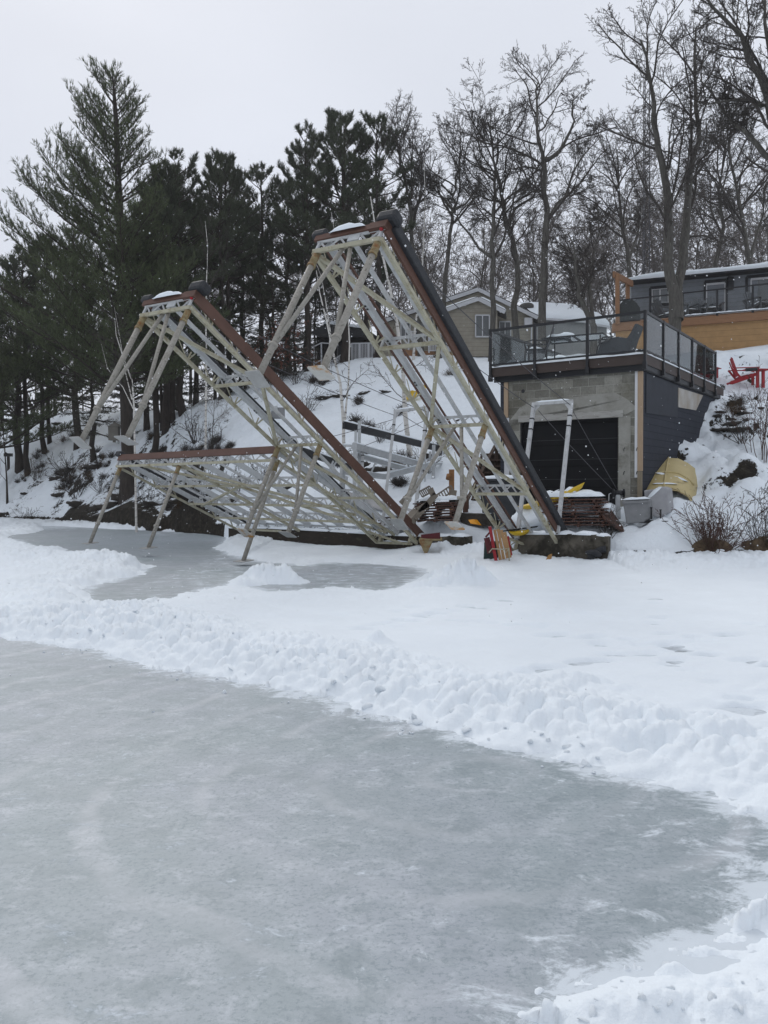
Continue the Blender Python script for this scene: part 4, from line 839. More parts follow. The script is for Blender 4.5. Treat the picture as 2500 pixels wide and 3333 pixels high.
# big reclining sling chair lying toward the corner
P0 = lambda px, py, D=20.1: Wp(px, py, D)
c0 = P0(2010, 1150); c = root('lounge_chair', c0 - A3(0, 0, .1), 'wide dark sling lounge chair tipped back beside the railing corner', 'lounge chair')
sl = [(1942, 1152), (1952, 1118), (1975, 1100), (2010, 1093), (2040, 1098), (2052, 1080), (2066, 1052), (2074, 1050), (2072, 1064), (2058, 1098), (2050, 1125), (2050, 1150)]
obj('sling', MB().prism([P0(x, y + 2) for x, y in sl], (.28, .40, 0)), M['sling'], c, bevel=.02)
obj('frame', MB().tube([P0(1940, 1160, 20.0), P0(1946, 1128, 20.0), P0(1955, 1115, 20.0), P0(1950, 1112, 20.0)], .018, 6).tube([P0(1950, 1118, 20.0), P0(1975, 1112, 20.05), P0(1995, 1094, 20.1)], .02, 6), M['black'], c)
obj('armrest', MB().tube([P0(1948, 1115, 20.3), P0(1962, 1098, 20.35), P0(1990, 1096, 20.4), P0(1985, 1082, 20.4)], .02, 6), M['black'], c)
p = BL(-3.35, 2.9, FL + .06); c = thing_at('storage_box', p[0], p[1], p[2], -a_, 'low black storage box with snow at the back of the roof deck', 'box'); o = LL(c)
o('body', MB().bb((-.35, -.25, 0), (.35, .25, .42)), M['bin']); o('lid', MB().bb((-.38, -.28, .42), (.38, .28, .47)), M['bin']); o('snow_cap', MB().strip((-.35, 0, .47), (.35, 0, .47), .5, .10, 3), M['snow'])

# ================================================================== wooden stairs left of the boathouse
rt = root('wooden_stairs', Wp(1585, 1690, 20.8), 'dark weathered wooden stairs climbing the bank left of the boathouse', 'stairs')
b0, b1 = Wp(1580, 1700, 20.9), Wp(1618, 1478, 24.2); wd = BX[0]
for i in range(11):
    p = b0 + (b1 - b0) * i / 10; obj('step', MB().box(p, (.48, .14, .022), BX).box(p + BX[1] * .13 - A3(0, 0, .09), (.47, .012, .085), BX), M['stepwood'], rt)
for s in (-1, 1): obj('stringer', MB().beam(b0 + wd * s * .5 - A3(0, 0, .1), b1 + wd * s * .5 - A3(0, 0, .1), .05, .26), M['stepwood'], rt)
for s, px, py in ((-1, 0, 0),):
    h0, h1 = Wp(1518, 1632, 21.4), Wp(1618, 1440, 24.0)
    o = obj('handrail', MB().beam(h0, h1, .09, .05), M['stepwood'], rt)
    for t_ in (0.02, .5, .98): q = h0 + (h1 - h0) * t_; obj('rail_post', MB().beam(q - A3(0, 0, 1.1), q, .09), M['stepwood'], rt)
obj('timber_post', MB().beam(Wp(1470, 1700, 21.6), Wp(1470, 1528, 21.6), .13).tube([Wp(1462, 1545, 21.5), Wp(1459, 1560, 21.45)], .07, 8), mat('orange_post', (.30, .15, .06), (.2, .1, .04), 4, .8, bmp=.2), None, 'short orange brown timber post standing in the snow by the stairs', 'post')
obj('timber_post', MB().beam(Wp(1517, 1700, 20.4), Wp(1512, 1590, 20.4), .12), M['darkpanel'], None, 'dark brown timber post right at the foot of the stairs', 'post')
obj('stone_block', MB().box(Wp(1560, 1690, 20.2), (.42, .2, .16), BX), M['rockbare'], None, 'dark stone block at the foot of the wooden stairs', 'block', bevel=.03)
# black bin
p = Wp(1640, 1690, 20.0); t = thing_at('plastic_bin', p[0], p[1], p[2], -a_, 'tall black plastic bin with a snowy lid left of the garage door', 'bin'); o = LL(t)
o('body', MB().prism([(-.42, -.30, 0), (.42, -.30, 0), (.50, -.34, .92), (-.50, -.34, .92)], (0, .62, 0)), M['bin'], bevel=.02); o('lid', MB().bb((-.54, -.38, .92), (.54, .34, .98)), M['bin'], bevel=.01); o('snow_cap', MB().strip((-.5, 0, .98), (.5, 0, .98), .66, .09, 6), M['snow'])

# stacks of brown deck panels
def panel(pa, pb, w, th, name, label, group, par=None):
    o = obj(name, MB().beam(pa, pb, w, th), M['darkpanel'], None, label, 'deck panel', group); return o
def stack(A, B, n, w, lean, label, group, seed):
    R = random.Random(seed); A = np.asarray(A); B = np.asarray(B); d = unit(B - A); s = unit(np.cross(d, (0, 0, 1)))
    for i in range(n):
        j = A3(0, 0, .068 * i) + d * R.uniform(-.05, .05) + s * R.uniform(-.05, .05) + d * lean * i
        mb = MB(); nb = 6; 
        for k_ in range(nb):
            o_ = s * w * ((k_ + .5) / nb - .5); mb.beam(A + j + o_, B + j + o_ + A3(0, 0, R.uniform(-.01, .01)), w / nb * .9, .028)
        for t_ in (.12, .5, .88): c = A + (B - A) * t_ + j - A3(0, 0, .03); mb.beam(c - s * w / 2, c + s * w / 2, .05, .032)
        o = obj('deck_panel', mb, M['darkpanel'], None, label, 'deck panel', group)
    tp = A3(0, 0, .068 * n); sm = MB().strip(A + tp + d * lean * n, B + tp + d * lean * n, w * 1.02, .13, seed, side=s); obj('snow_cap', sm, M['snow'], o)
stack(Wp(1790, 1705, 18.6), Wp(1992, 1705, 18.1), 9, .9, -.02, 'brown slatted deck panel in the snow covered stack by the garage door', 'panels stacked by the garage door', 5)
stack(Wp(1362, 1692, 20.6), Wp(1500, 1688, 20.3), 7, .8, .0, 'brown slatted deck panel in the stack behind the two benches', 'panels stacked behind the benches', 8)
stack(Wp(1240, 1702, 21.4), Wp(1335, 1702, 21.2), 3, .6, .0, 'brown slatted deck panel in the low pile behind the middle dock', 'panels piled behind the middle dock', 9)
p = Wp(1960, 1660, 18.1); obj('deck_panel', MB().beam(Wp(1945, 1625, 18.6), Wp(2008, 1718, 17.9), .9, .05, unit(A3(-.6, .3, -.6))), M['darkpanel'], None, 'single brown panel leaning against the right end of the stack', 'deck panel')

# benches: moulded plastic side frames with slotted arms
def bench(pts_legs, slat0, slat1, label, D):
    c = Wp(*pts_legs[0][0], D); rt = root('park_bench', c, label, 'bench', 'weathered benches dumped on the shore')
    for a, b in pts_legs: obj('leg', MB().beam(Wp(*a, D), Wp(*b, D), .07, .14), M['bench'], rt)
    # slotted arm: two rails with bridges
    (x0, y0), (x1, y1) = slat0; (x2, y2), (x3, y3) = slat1
    mb = MB().beam(Wp(x0, y0, D), Wp(x1, y1, D), .05, .035).beam(Wp(x2, y2, D), Wp(x3, y3, D), .05, .035)
    for i in range(7):
        t = i / 6; mb.beam(Wp(x0 + (x1 - x0) * t, y0 + (y1 - y0) * t, D), Wp(x2 + (x3 - x2) * t, y2 + (y3 - y2) * t, D), .05, .03)
    obj('armrest', mb, M['bench'], rt); return rt
b1_ = bench([((1305, 1640), (1350, 1592)), ((1340, 1700), (1420, 1608)), ((1410, 1612), (1400, 1590)), ((1360, 1660), (1395, 1640))], ((1365, 1600), (1398, 1582)), ((1375, 1618), (1408, 1600)), 'weathered brown plastic bench lying on its side, left one of two', 19.9)
obj('seat', MB().beam(Wp(1335, 1690, 20.0), Wp(1408, 1615, 20.4), .5, .05), M['bench'], b1_)
b2_ = bench([((1470, 1640), (1478, 1595)), ((1425, 1650), (1470, 1640)), ((1500, 1640), (1465, 1620))], ((1420, 1612), (1468, 1580)), ((1430, 1628), (1476, 1598)), 'weathered brown plastic bench lying on its side, nearer the orange post', 20.2)
obj('seat', MB().beam(Wp(1425, 1640, 20.4), Wp(1490, 1640, 20.4), .45, .05), M['bench'], b2_)

# yellow kayak under the snow, second kayak tip
def kayak(p0, p1, w, h, name, label, par=None):
    p0 = np.asarray(p0); p1 = np.asarray(p1); d, s, u = frame(p1 - p0); L = np.linalg.norm(p1 - p0); P = []
    for i in range(17):
        t = i / 16; k = max(.03, sin(pi * t) ** .55); rise = .10 * (2 * t - 1) ** 4
        P.append([p0 + d * L * t + s * w / 2 * k * cos(f) + u * (h / 2 * k * sin(f) * (1 if sin(f) < 0 else .7) + rise) for f in np.linspace(0, 2 * pi, 13)])
    rt = root(name, (p0 + p1) / 2 - A3(0, 0, .1), label, 'kayak'); obj('hull', MB().grid(P), M['yellow'], rt)
    c = (p0 + p1) / 2 + u * h * .3; obj('cockpit', MB().grid([[c + d * a * .42 * cos(f) + s * a * w * .3 * sin(f) + u * (.05 if a > .9 else .02) for f in np.linspace(0, 2 * pi, 17)] for a in (1, .9, .1)]), M['inside'], rt)
    return rt
k1 = kayak(Wp(1690, 1662, 18.7), Wp(1908, 1584, 18.1), .5, .26, 'kayak', 'yellow kayak leaning on the panel stack, mostly buried in snow')
obj('snow_cap', MB().strip(Wp(1812, 1622, 18.4), Wp(1880, 1600, 18.2), .42, .14, 4), M['snow'], k1)
k2 = kayak(Wp(1655, 1738, 18.0), Wp(1732, 1728, 17.8), .26, .14, 'kayak', 'yellow kayak tip poking out of the snow behind the wooden chair')
obj('snow_pile', MB().blob(Wp(1760, 1690, 18.7), (.62, .45, .34), 5, .3, 14).blob(Wp(1905, 1655, 18.4), (.6, .35, .18), 2, .25, 12), M['snow'], None, 'heap of snow over the yellow kayak and deck panels', 'snow heap')
obj('orange_float', MB().prism([Wp(1524, 1692, 19.6), Wp(1542, 1690, 19.6), Wp(1556, 1708, 19.5), Wp(1532, 1704, 19.5)], (.1, .12, -.02)), M['orange'], None, 'bright orange plastic corner sticking out of the snow by the stairs', 'float')
obj('wood_paddle', MB().prism([Wp(1772, 1830, 17.0), Wp(1784, 1808, 17.0), Wp(1792, 1803, 17.0), Wp(1789, 1822, 17.0), Wp(1778, 1834, 17.0)], (.05, .06, 0)), mat('varnished', (.38, .20, .06), None, 4, .5), None, 'amber wooden blade standing in the snow below the concrete wall', 'paddle')

# red and wood chair tied up at the water's edge
D = 17.1; q = Gp(1625, 1832, .05); q = Wp(1625, 1832, D)
rt = root('wooden_chair', q, 'red framed wooden slat chair tied with rope at the ice edge', 'chair')
for i, (xt, yt, xb, yb) in enumerate(((1610, 1724, 1629, 1822), (1621, 1722, 1640, 1820), (1632, 1725, 1652, 1817), (1642, 1732, 1661, 1815))):
    obj('slat', MB().beam(Wp(xt, yt, D), Wp(xb, yb, D), .058, .025, (0, 1, .1)), M['wood'] if 0 else mat('slat_wood', (.40, .24, .11), (.33, .19, .085), 5, .6, stretch=(1, 1, 6)), rt)
obj('side_rail', MB().beam(Wp(1594, 1713, D - .05), Wp(1615, 1828, D - .05), .06, .05, (0, 1, 0)), M['red'], rt)
obj('side_rail', MB().beam(Wp(1652, 1745, D + .1), Wp(1664, 1808, D + .1), .05, .05, (0, 1, 0)), M['red'], rt)
obj('seat_board', MB().beam(Wp(1584, 1750, D + .1), Wp(1596, 1800, D + .1), .12, .03, (0, 1, 0)).beam(Wp(1581, 1748, D + .05), Wp(1597, 1730, D), .04, .03), mat('faded_red', (.11, .02, .025), None, 4, .6), rt)
obj('rope', MB().tube([Wp(1592, 1798, D - .1), Wp(1602, 1786, D - .12), Wp(1640, 1788, D - .12), Wp(1656, 1784, D - .1), Wp(1658, 1830, D - .08)], .014, 6).tube([Wp(1656, 1786, D - .1), Wp(1646, 1800, D - .1), Wp(1640, 1780, D - .1)], .012, 6), M['cream'], rt)
q = Wp(1598, 1822, D + .25); obj('plastic_tub', MB().prism([q + A3(-.16, 0, -.05), q + A3(.14, -.05, -.05), q + A3(.16, -.05, .38), q + A3(-.14, 0, .38)], (.05, .3, 0)), M['green'], None, 'dark green plastic tub behind the red framed chair', 'tub', bevel=.02)

# overturned yellow hull and grey plastic blocks
def hull():
    rt = root('boat_hull', Wp(2165, 1650, 20.2), 'faded yellow boat hull turned upside down against the boathouse side', 'boat')
    fr_ = [(2076, 1632), (2092, 1606), (2120, 1590), (2160, 1586), (2205, 1592), (2240, 1612), (2256, 1640), (2258, 1660)]
    bk_ = [(2112, 1560), (2126, 1520), (2146, 1497), (2176, 1490), (2208, 1492), (2238, 1506), (2262, 1524), (2276, 1552)]
    P = []
    for t in np.linspace(0, 1, 10):
        D0 = 19.3 + 1.6 * t; row = []
        for j, (a, b) in enumerate(zip(fr_, bk_)):
            bl = sin(pi * t) * 7 * (1 if 0 < j < 7 else .3); row.append(Wp(a[0] + (b[0] - a[0]) * t, a[1] + (b[1] - a[1]) * t - bl, D0 + .25 * abs(j - 3.5) / 3.5 * 0))
        P.append(row)
    P = np.array(P); cin = P - np.array([0, -.0, .05]) 
    obj('hull', MB().grid(P).grid(cin[:, ::-1]).grid([P[0], cin[0]], smooth=False), M['hullyellow'], rt)
    bx = [P[-1][j] for j in range(8)]; obj('transom', MB().add(bx + [bx[-1] - A3(0, 0, .5), bx[0] - A3(0, 0, .5)], [tuple(range(10))]), M['hullyellow'], rt)
    obj('keel_strip', MB().tube([P[i][3] + A3(0, 0, .01) for i in range(10)], .02, 6).tube([P[i][1] + A3(0, 0, .01) for i in range(10)], .018, 6).tube([P[4][j] + A3(0, 0, .012) for j in range(1, 7)], .022, 6), M['hullyellow'], rt)
    obj('hollow_shade', MB().grid([[p_ - A3(0, 0, .09) for p_ in P[i]] for i in range(1, 9)]), M['inside'], rt)  # near-black sheet under the shell: shade of the hollow put into colour
    obj('snow_patch', MB().strip(P[4][2] + A3(0, 0, .02), P[3][5] + A3(0, 0, .02), .14, .05, 3).strip(P[1][2] + A3(0, 0, .02), P[1][4] + A3(0, 0, .02), .1, .03, 4), M['snow'], rt)
hull()
def ppoly(name, poly, D, ext, m, label, cat, bevel=.02, cap=None, par=None):
    rt = root(name, Wp(poly[0][0], poly[0][1], D), label, cat)
    obj('body', MB().prism([Wp(x, y, D) for x, y in poly], ext), m, rt, bevel=bevel)
    if cap: obj('snow_cap', MB().strip(Wp(*cap[0], D + .12), Wp(*cap[1], D + .12), .30, .05, 3), M['snow'], rt)
    return rt
r_ = ppoly('dock_float', [(2026, 1628), (2114, 1624), (2117, 1688), (2094, 1700), (2038, 1706)], 18.3, (.16, .30, 0), M['greyplastic'], 'dark grey plastic block with a snowy rim, lower one of two', 'plastic block', .03, ((2028, 1627), (2112, 1623)))
obj('rim', MB().beam(Wp(2025, 1636, 18.28), Wp(2114, 1632, 18.28), .03, .05), M['greyplastic'], r_)
r_ = ppoly('dock_float', [(2110, 1624), (2153, 1582), (2172, 1590), (2178, 1668), (2140, 1686), (2120, 1680)], 18.75, (.20, .22, 0), M['palegrey'], 'pale grey pointed plastic block leaning against the yellow hull', 'plastic block', .03, ((2112, 1620), (2150, 1584)))
ppoly('dock_float', [(2096, 1596), (2128, 1592), (2128, 1622), (2098, 1622)], 19.1, (.12, .2, 0), M['palegrey'], 'small grey block half hidden behind the pointed pale one', 'plastic block', .02)
obj('crate_base', MB().box(Wp(2135, 1698, 18.4), (.30, .22, .03), BX), M['black'], None, 'flat black tray lying in the snow in front of the grey blocks', 'tray')
for px, py0, py1, l in ((2120, 1652, 1690, 'black peg sticking up beside the dark grey block'), (2150, 1660, 1702, 'black peg sticking up at the right end of the tray')):
    obj('peg', MB().tube([Wp(px, py1, 18.25), Wp(px, py0, 18.25)], .02, 7).tube([Wp(px, py0, 18.25), Wp(px, py0 - 2, 18.25)], .03, 7), M['black'], None, l, 'peg')
obj('reddish_boulder', MB().blob(Wp(1998, 1712, 18.3), (.16, .14, .13), 3, .2), M['rockbare'], None, 'small dark boulder below the right end of the panel stack', 'boulder')

# half buried tyres / pipe at the snow edge
def torus_arc(c, R, r, a0, a1, ax, ay, n=18): return [c + ax * R * cos(t) + ay * R * sin(t) for t in np.linspace(a0, a1, n)]
c = Wp(2112, 1848, 16.75); obj('tyre', MB().tube(torus_arc(c, .28, .05, .2, 2.0, A3(.9, -.2, 0), A3(-.1, .15, .95)), .055, 10), M['rubber'], None, 'black tyre almost buried in snow below the bank', 'tyre')
c = Wp(1962, 1842, 16.8); obj('tyre', MB().tube(torus_arc(c, .38, .05, 1.6, 3.0, A3(.75, -.3, 0), A3(.25, .2, .9)), .07, 10), M['rubber'], None, 'black tyre leaning at the end of the concrete wall', 'tyre')
c = Wp(1928, 1828, 16.75); obj('tyre', MB().tube(torus_arc(c, .20, .05, .6, 2.2, A3(.9, -.3, 0), A3(0, .1, .95)), .055, 10), M['rubber'], None, 'small black tyre with snow inside, left of the leaning one', 'tyre')

# ================================================================== HOUSES
def poly_wall(rt, name, pts, D, ext, m): return obj(name, MB().prism([Wp(x, y, D) if not isinstance(D, (list, tuple)) else Wp(x, y, d) for (x, y), d in zip(pts, D if isinstance(D, (list, tuple)) else [D] * len(pts))], ext), m, rt)
# beige house with two gables
HB = root('beige_house', Wp(1560, 1160, 46), 'beige vinyl sided house with two low gables among the trees', 'house')
back = A3(1.6, 8.5, 0)
poly_wall(HB, 'wall', [(1236, 1165), (1236, 1058), (1558, 950), (1735, 1032), (1735, 1165)], 46, back, M['beige'])
def roofslab(rt, a, b, D, ext, th, over=.25, nm='roof'):
    pa, pb = Wp(*a, D), Wp(*b, D); d = unit(pb - pa); ext = np.asarray(ext, float); e1_ = unit(ext)
    pa = pa - d * over; pb = pb + d * .0; up = unit(np.cross(d, e1_)); up = up if up[2] > 0 else -up
    q = [pa - e1_ * over, pb - e1_ * over, pb + ext, pa + ext]
    o = obj(nm, MB().prism(q, up * th), M['shingle'], rt); 
    obj('fascia_board', MB().beam(q[0] + up * -.02, q[1] + up * -.02, .05, .20, up), M['offwhite'], o)
    s = [x + up * (th + .004) for x in q]; n1, n2 = 26, 14; G = []
    for i in range(n1 + 1):
        row = []
        for j in range(n2 + 1):
            u_, v_ = i / n1, j / n2; p_ = (s[0] * (1 - u_) + s[1] * u_) * (1 - v_) + (s[3] * (1 - u_) + s[2] * u_) * v_
            ed = min(1, 6 * min(v_, 1 - v_) + .0) ** .5 * min(1, 8 * min(u_, 1 - u_)) ** .5; row.append(p_ + up * (.005 + .14 * ed * (.75 + .5 * float(vnoise(np.array([p_[0] * .9]), np.array([p_[1] * .9]), 3)[0]))))
        G.append(row)
    obj('roof_snow', MB().grid(G), M['snow'], o); return o
roofslab(HB, (1236, 1052), (1558, 944), 45.9, back, .12); roofslab(HB, (1738, 1030), (1558, 944), 45.9, back, .12)
poly_wall(HB, 'gable_wall', [(1425, 1160), (1425, 1018), (1558, 978), (1618, 1004), (1618, 1160)], 44, (.3, 1.95, 0), M['beige'])
roofslab(HB, (1425, 1020), (1558, 974), 43.9, (.3, 1.9, 0), .10, .2); roofslab(HB, (1634, 1012), (1558, 974), 43.9, (.3, 1.9, 0), .10, .2)
def window(rt, x0, y0, x1, y1, D, frm, pane, mull=1, nm='window', t=.07):
    a, b, c, d = Wp(x0, y0, D), Wp(x1, y0, D), Wp(x1, y1, D), Wp(x0, y1, D)
    w = obj(nm, MB().beam(a, b, .06, t).beam(d, c, .06, t).beam(a, d, t, .06, (1, 0, 0)).beam(b, c, t, .06, (1, 0, 0)), frm, rt)
    obj('pane', MB().add([a + A3(0, .03, 0), b + A3(0, .03, 0), c + A3(0, .03, 0), d + A3(0, .03, 0)], [(0, 1, 2, 3)]), pane, w)
    mb = MB()
    for i in range(1, mull + 1):
        q0, q1 = a + (b - a) * i / (mull + 1), d + (c - d) * i / (mull + 1); mb.beam(q0, q1, .05, .05, (1, 0, 0))
    if mull: obj('mullion', mb, frm, w)
    return w
window(HB, 1548, 1026, 1593, 1096, 43.9, M['offwhite'], M['window']); window(HB, 1400, 1030, 1424, 1108, 45.9, M['offwhite'], M['window'])
window(HB, 1305, 1050, 1335, 1100, 45.9, M['offwhite'], M['window']); window(HB, 1352, 1042, 1385, 1105, 45.9, M['offwhite'], M['window'])
window(HB, 1626, 1047, 1662, 1130, 45.9, M['offwhite'], M['window'], 1, 'door')
obj('meter_box', MB().box(Wp(1718, 1048, 45.8), (.2, .1, .22)), M['offwhite'], HB)
obj('downpipe', MB().beam(Wp(1731, 1035, 45.85), Wp(1729, 1150, 45.85), .07), M['offwhite'], HB)
# long low wing on the right with deep roof snow
HW = root('house_wing', Wp(1850, 1150, 48), 'low pale wing with a snow loaded roof, right of the beige house', 'house')
pale = mat('pale_siding', (.33, .335, .33), (.28, .285, .28), 3, .7)
poly_wall(HW, 'wall', [(1737, 1165), (1737, 1034), (1915, 1045), (1915, 1165)], 47.5, (1, 6, 0), pale); poly_wall(HW, 'wall', [(1916, 1160), (1916, 1056), (1975, 1060), (1975, 1160)], 48.2, (1, 6, 0), pale)
def snowroof(rt, top, bot, D, dz, nm='roof'):
    P0_, P1_ = [Wp(x, y, D) for x, y in bot], [Wp(x, y, D + dz) for x, y in top]
    o = obj(nm, MB().grid([P0_, P1_, [p_ + A3(.5, 3.5, -1.2) for p_ in P1_]], smooth=False), M['shingle'], rt)
    n = len(P0_); G = []
    for v_ in np.linspace(0, 1, 10): G.append([P0_[i] * (1 - v_) + P1_[i] * v_ + A3(0, 0, .04 + .20 * min(1, v_ * 5) ** .5) for i in range(n)])
    G = [[P0_[i] + A3(0, 0, .01) for i in range(n)]] + G; obj('roof_snow', MB().grid(G), M['snow'], o)
    mb = MB(); [mb.beam(P0_[i] - A3(0, .05, .05), P0_[i + 1] - A3(0, .05, .05), .06, .12) for i in range(n - 1)]; obj('gutter', mb, M['offwhite'], o); return o
snowroof(HW, [(1690, 996), (1760, 996), (1830, 1000), (1870, 1004), (1885, 1014)], [(1735, 1034), (1790, 1037), (1840, 1040), (1880, 1043), (1918, 1046)], 47.3, 2.2)
snowroof(HW, [(1890, 1022), (1930, 1026), (1945, 1030), (1955, 1036)], [(1905, 1054), (1935, 1056), (1960, 1058), (1985, 1062)], 48.0, 1.8)
obj('roof_vent', MB().blob(Wp(1714, 1000, 48.6), (.45, .4, .28), 4, .1, 8), M['shingle'], HW)
def picket_rail(rt, x0, y0, x1, y1, hpx, D, n, m, nm='railing'):
    a, b = Wp(x0, y0, D), Wp(x1, y1, D); dn = A3(0, 0, -hpx / FPX * D); mb = MB().beam(a, b, .06, .05).beam(a + dn, b + dn, .06, .05)
    for i in range(n + 1):
        t = i / n; q = a + (b - a) * t; mb.beam(q, q + dn * (1.0 if i % 6 else 1.12), .035 if i % 6 else .08)
    return obj(nm, mb, m, rt)
picket_rail(HB, 1396, 1078, 1490, 1080, 62, 43.2, 18, M['offwhite']); picket_rail(HB, 1330, 1078, 1378, 1082, 62, 43.6, 3, M['offwhite']); picket_rail(HB, 1626, 1098, 1664, 1099, 55, 43.4, 9, M['offwhite'])
poly_wall(HB, 'porch', [(1315, 1138), (1500, 1150), (1500, 1164), (1315, 1160)], 43.2, (.3, 2.3, 0), M['cedar'])
# dark cabin with steps and pale railing in the pines
HC = root('dark_cabin', Wp(1120, 1190, 46), 'small dark cabin with pale railings and steps under the pines', 'cabin')
poly_wall(HC, 'wall', [(1030, 1185), (1030, 1065), (1200, 1075), (1200, 1175)], 47, (1, 4, 0), M['darkwall'])
poly_wall(HC, 'roof', [(1012, 1082), (1046, 1060), (1110, 1064), (1186, 1076), (1180, 1096), (1040, 1096)], 45.5, (.8, 5.6, .2), M['darktrim'])
obj('roof_snow', MB().strip(Wp(1055, 1060, 46), Wp(1186, 1076, 46), 1.4, .22, 3), M['snow'], HC)
picket_rail(HC, 1143, 1118, 1222, 1116, 56, 44.5, 17, M['offwhite']); picket_rail(HC, 1070, 1180, 1110, 1155, 40, 44.3, 9, M['offwhite']); picket_rail(HC, 1022, 1128, 1046, 1116, 55, 44.3, 1, M['offwhite']); picket_rail(HC, 1046, 1116, 1100, 1120, 60, 44.5, 2, M['offwhite'])
for i in range(4): obj('step', MB().beam(Wp(1143 - i, 1180 + i * 6, 44 - i * .25), Wp(1224 - i * 2, 1176 + i * 6, 44 - i * .25), .28, .08), M['offwhite'], HC)
obj('corner_wall', MB().box(Wp(1122, 1175, 44.6), (.35, .3, .75)), M['darkwall'], HC)
poly_wall(HC, 'deck_front', [(990, 1200), (990, 1170), (1055, 1172), (1055, 1202)], 44.6, (.3, 2, 0), M['cedar'])
rt = root('wooden_bench', Wp(975, 1215, 43), 'small pale bench half buried in snow left of the dark cabin', 'bench'); obj('seat', MB().beam(Wp(966, 1215, 43), Wp(995, 1226, 42.8), .4, .08), M['offwhite'], rt); obj('leg', MB().beam(Wp(972, 1219, 43), Wp(972, 1238, 43), .1), M['offwhite'], rt); obj('leg', MB().beam(Wp(990, 1226, 43), Wp(990, 1242, 43), .1), M['offwhite'], rt)

# grey house upper right, with raised lumber deck
HG = root('grey_house', Wp(2250, 1060, 38), 'grey sided bungalow with dark trim above a raised lumber deck', 'house')
def HGp(px, py, off=0.):
    t = (px - 2060) / 440; return Wp(px, py, 39.2 - 2.4 * t - off)
ex = A3(1.2, 6, 0)
obj('wall', MB().prism([HGp(2055, 1060), HGp(2055, 918), HGp(2620, 862), HGp(2620, 1060)], ex), M['greyhouse'], HG)
obj('eave', MB().beam(HGp(2040, 919, .35), HGp(2640, 862, .35), .7, .14), M['darktrim'], HG)
obj('gutter', MB().beam(HGp(2040, 911, .6), HGp(2640, 854, .6), .12, .06), M['offwhite'], HG)
top = [(2048, 906), (2075, 893), (2108, 884), (2150, 880), (2200, 878), (2250, 873), (2290, 869), (2340, 862), (2400, 856), (2450, 846), (2500, 838), (2640, 822)]
bot = [(2040 + (2640 - 2040) * i / 11, 913 - 57 * i / 11) for i in range(12)]
r0 = [HGp(x, y, .75) for x, y in bot]; r1 = [HGp(x, y, .75) for x, y in [(b[0], t_[1] if abs(t_[0] - b[0]) < 60 else t_[1]) for b, t_ in zip(bot, top)]]
r2 = [p_ + A3(.8, 3.4, .45) for p_ in r1]
ro = obj('roof', MB().grid([r0, [p_ + A3(.8, 3.4, .5) for p_ in r0]], smooth=False), M['shingle'], HG); obj('roof_snow', MB().grid([r0, [p_ * .5 + q_ * .5 - A3(.01, .06, 0) for p_, q_ in zip(r0, r1)], r1, [p_ + A3(.1, .5, .12) for p_ in r1], r2]), M['snow'], ro)
def hgwin(x0, y0, x1, y1, pane, nm='window', mull=1):
    a, b, c, d = HGp(x0, y0, .06), HGp(x1, y0 - (x1 - x0) * .09, .06), HGp(x1, y1, .06), HGp(x0, y1, .06); up = (0, 0, 1)
    w = obj(nm, MB().beam(a, b, .08, .14).beam(d, c, .08, .14).beam(a, d, .14, .08, (1, 0, 0)).beam(b, c, .14, .08, (1, 0, 0)), M['darktrim'], HG)
    s_ = lambda p_, k: p_ + ((a + b + c + d) / 4 - p_) * k
    A_, B_, C_, D_ = [s_(p_, .14) for p_ in (a, b, c, d)]
    obj('frame', MB().beam(A_, B_, .05, .09).beam(D_, C_, .05, .09).beam(A_, D_, .09, .05, (1, 0, 0)).beam(B_, C_, .09, .05, (1, 0, 0)), M['offwhite'], w)
    obj('pane', MB().add([A_ + A3(0, .02, 0), B_ + A3(0, .02, 0), C_ + A3(0, .02, 0), D_ + A3(0, .02, 0)], [(0, 1, 2, 3)]), pane, w)
    if mull: obj('mullion', MB().beam((A_ + B_) / 2, (C_ + D_) / 2, .05, .05, (1, 0, 0)), M['offwhite'], w)
hgwin(2117, 938, 2180, 990, M['window']); hgwin(2294, 918, 2364, 1040, M['doorglass'], 'door', 0); hgwin(2430, 902, 2640, 1020, M['window'], 'patio_door', 2)
obj('wall_lantern', MB().box(HGp(2377, 922, .12), (.12, .1, .28)).box(HGp(2377, 912, .12), (.15, .13, .03)), M['darktrim'], HG)
def DKp(px, py, off=0.): t = (px - 2000) / 500; return Wp(px, py, 35.6 - 1.9 * t - off)
DG = root('raised_deck', DKp(2200, 1140), 'raised lumber deck with black and glass railing in front of the grey bungalow', 'deck')
obj('rim_board', MB().prism([DKp(1994, 1054), DKp(2640, 1001), DKp(2640, 1028), DKp(1994, 1078)], (.1, .5, 0)), M['cedar'], DG)
obj('skirt', MB().prism([DKp(2004, 1079, -.15), DKp(2640, 1030, -.15), DKp(2640, 1160, -.15), DKp(2340, 1148, -.15), DKp(2004, 1128, -.15)], (.1, .3, 0)), M['woodwall'], DG)
obj('deck_floor', MB().prism([DKp(1996, 1052, -.1), DKp(2640, 999, -.1), HGp(2640, 1003), HGp(2055, 1040)], (0, 0, -.08)), M['cedar'], DG)
obj('rail', MB().beam(DKp(2014, 978, .02), DKp(2640, 908, .02), .05).beam(DKp(2014, 1045, .02), DKp(2640, 992, .02), .04), M['black'], DG)
for px, y0, y1 in ((2116, 966, 1042), (2222, 954, 1034), (2334, 944, 1022), (2450, 932, 1012), (2560, 918, 1004)): obj('rail_post', MB().beam(DKp(px, y0, .03), DKp(px, y1 + 6, .03), .07), M['black'], DG)
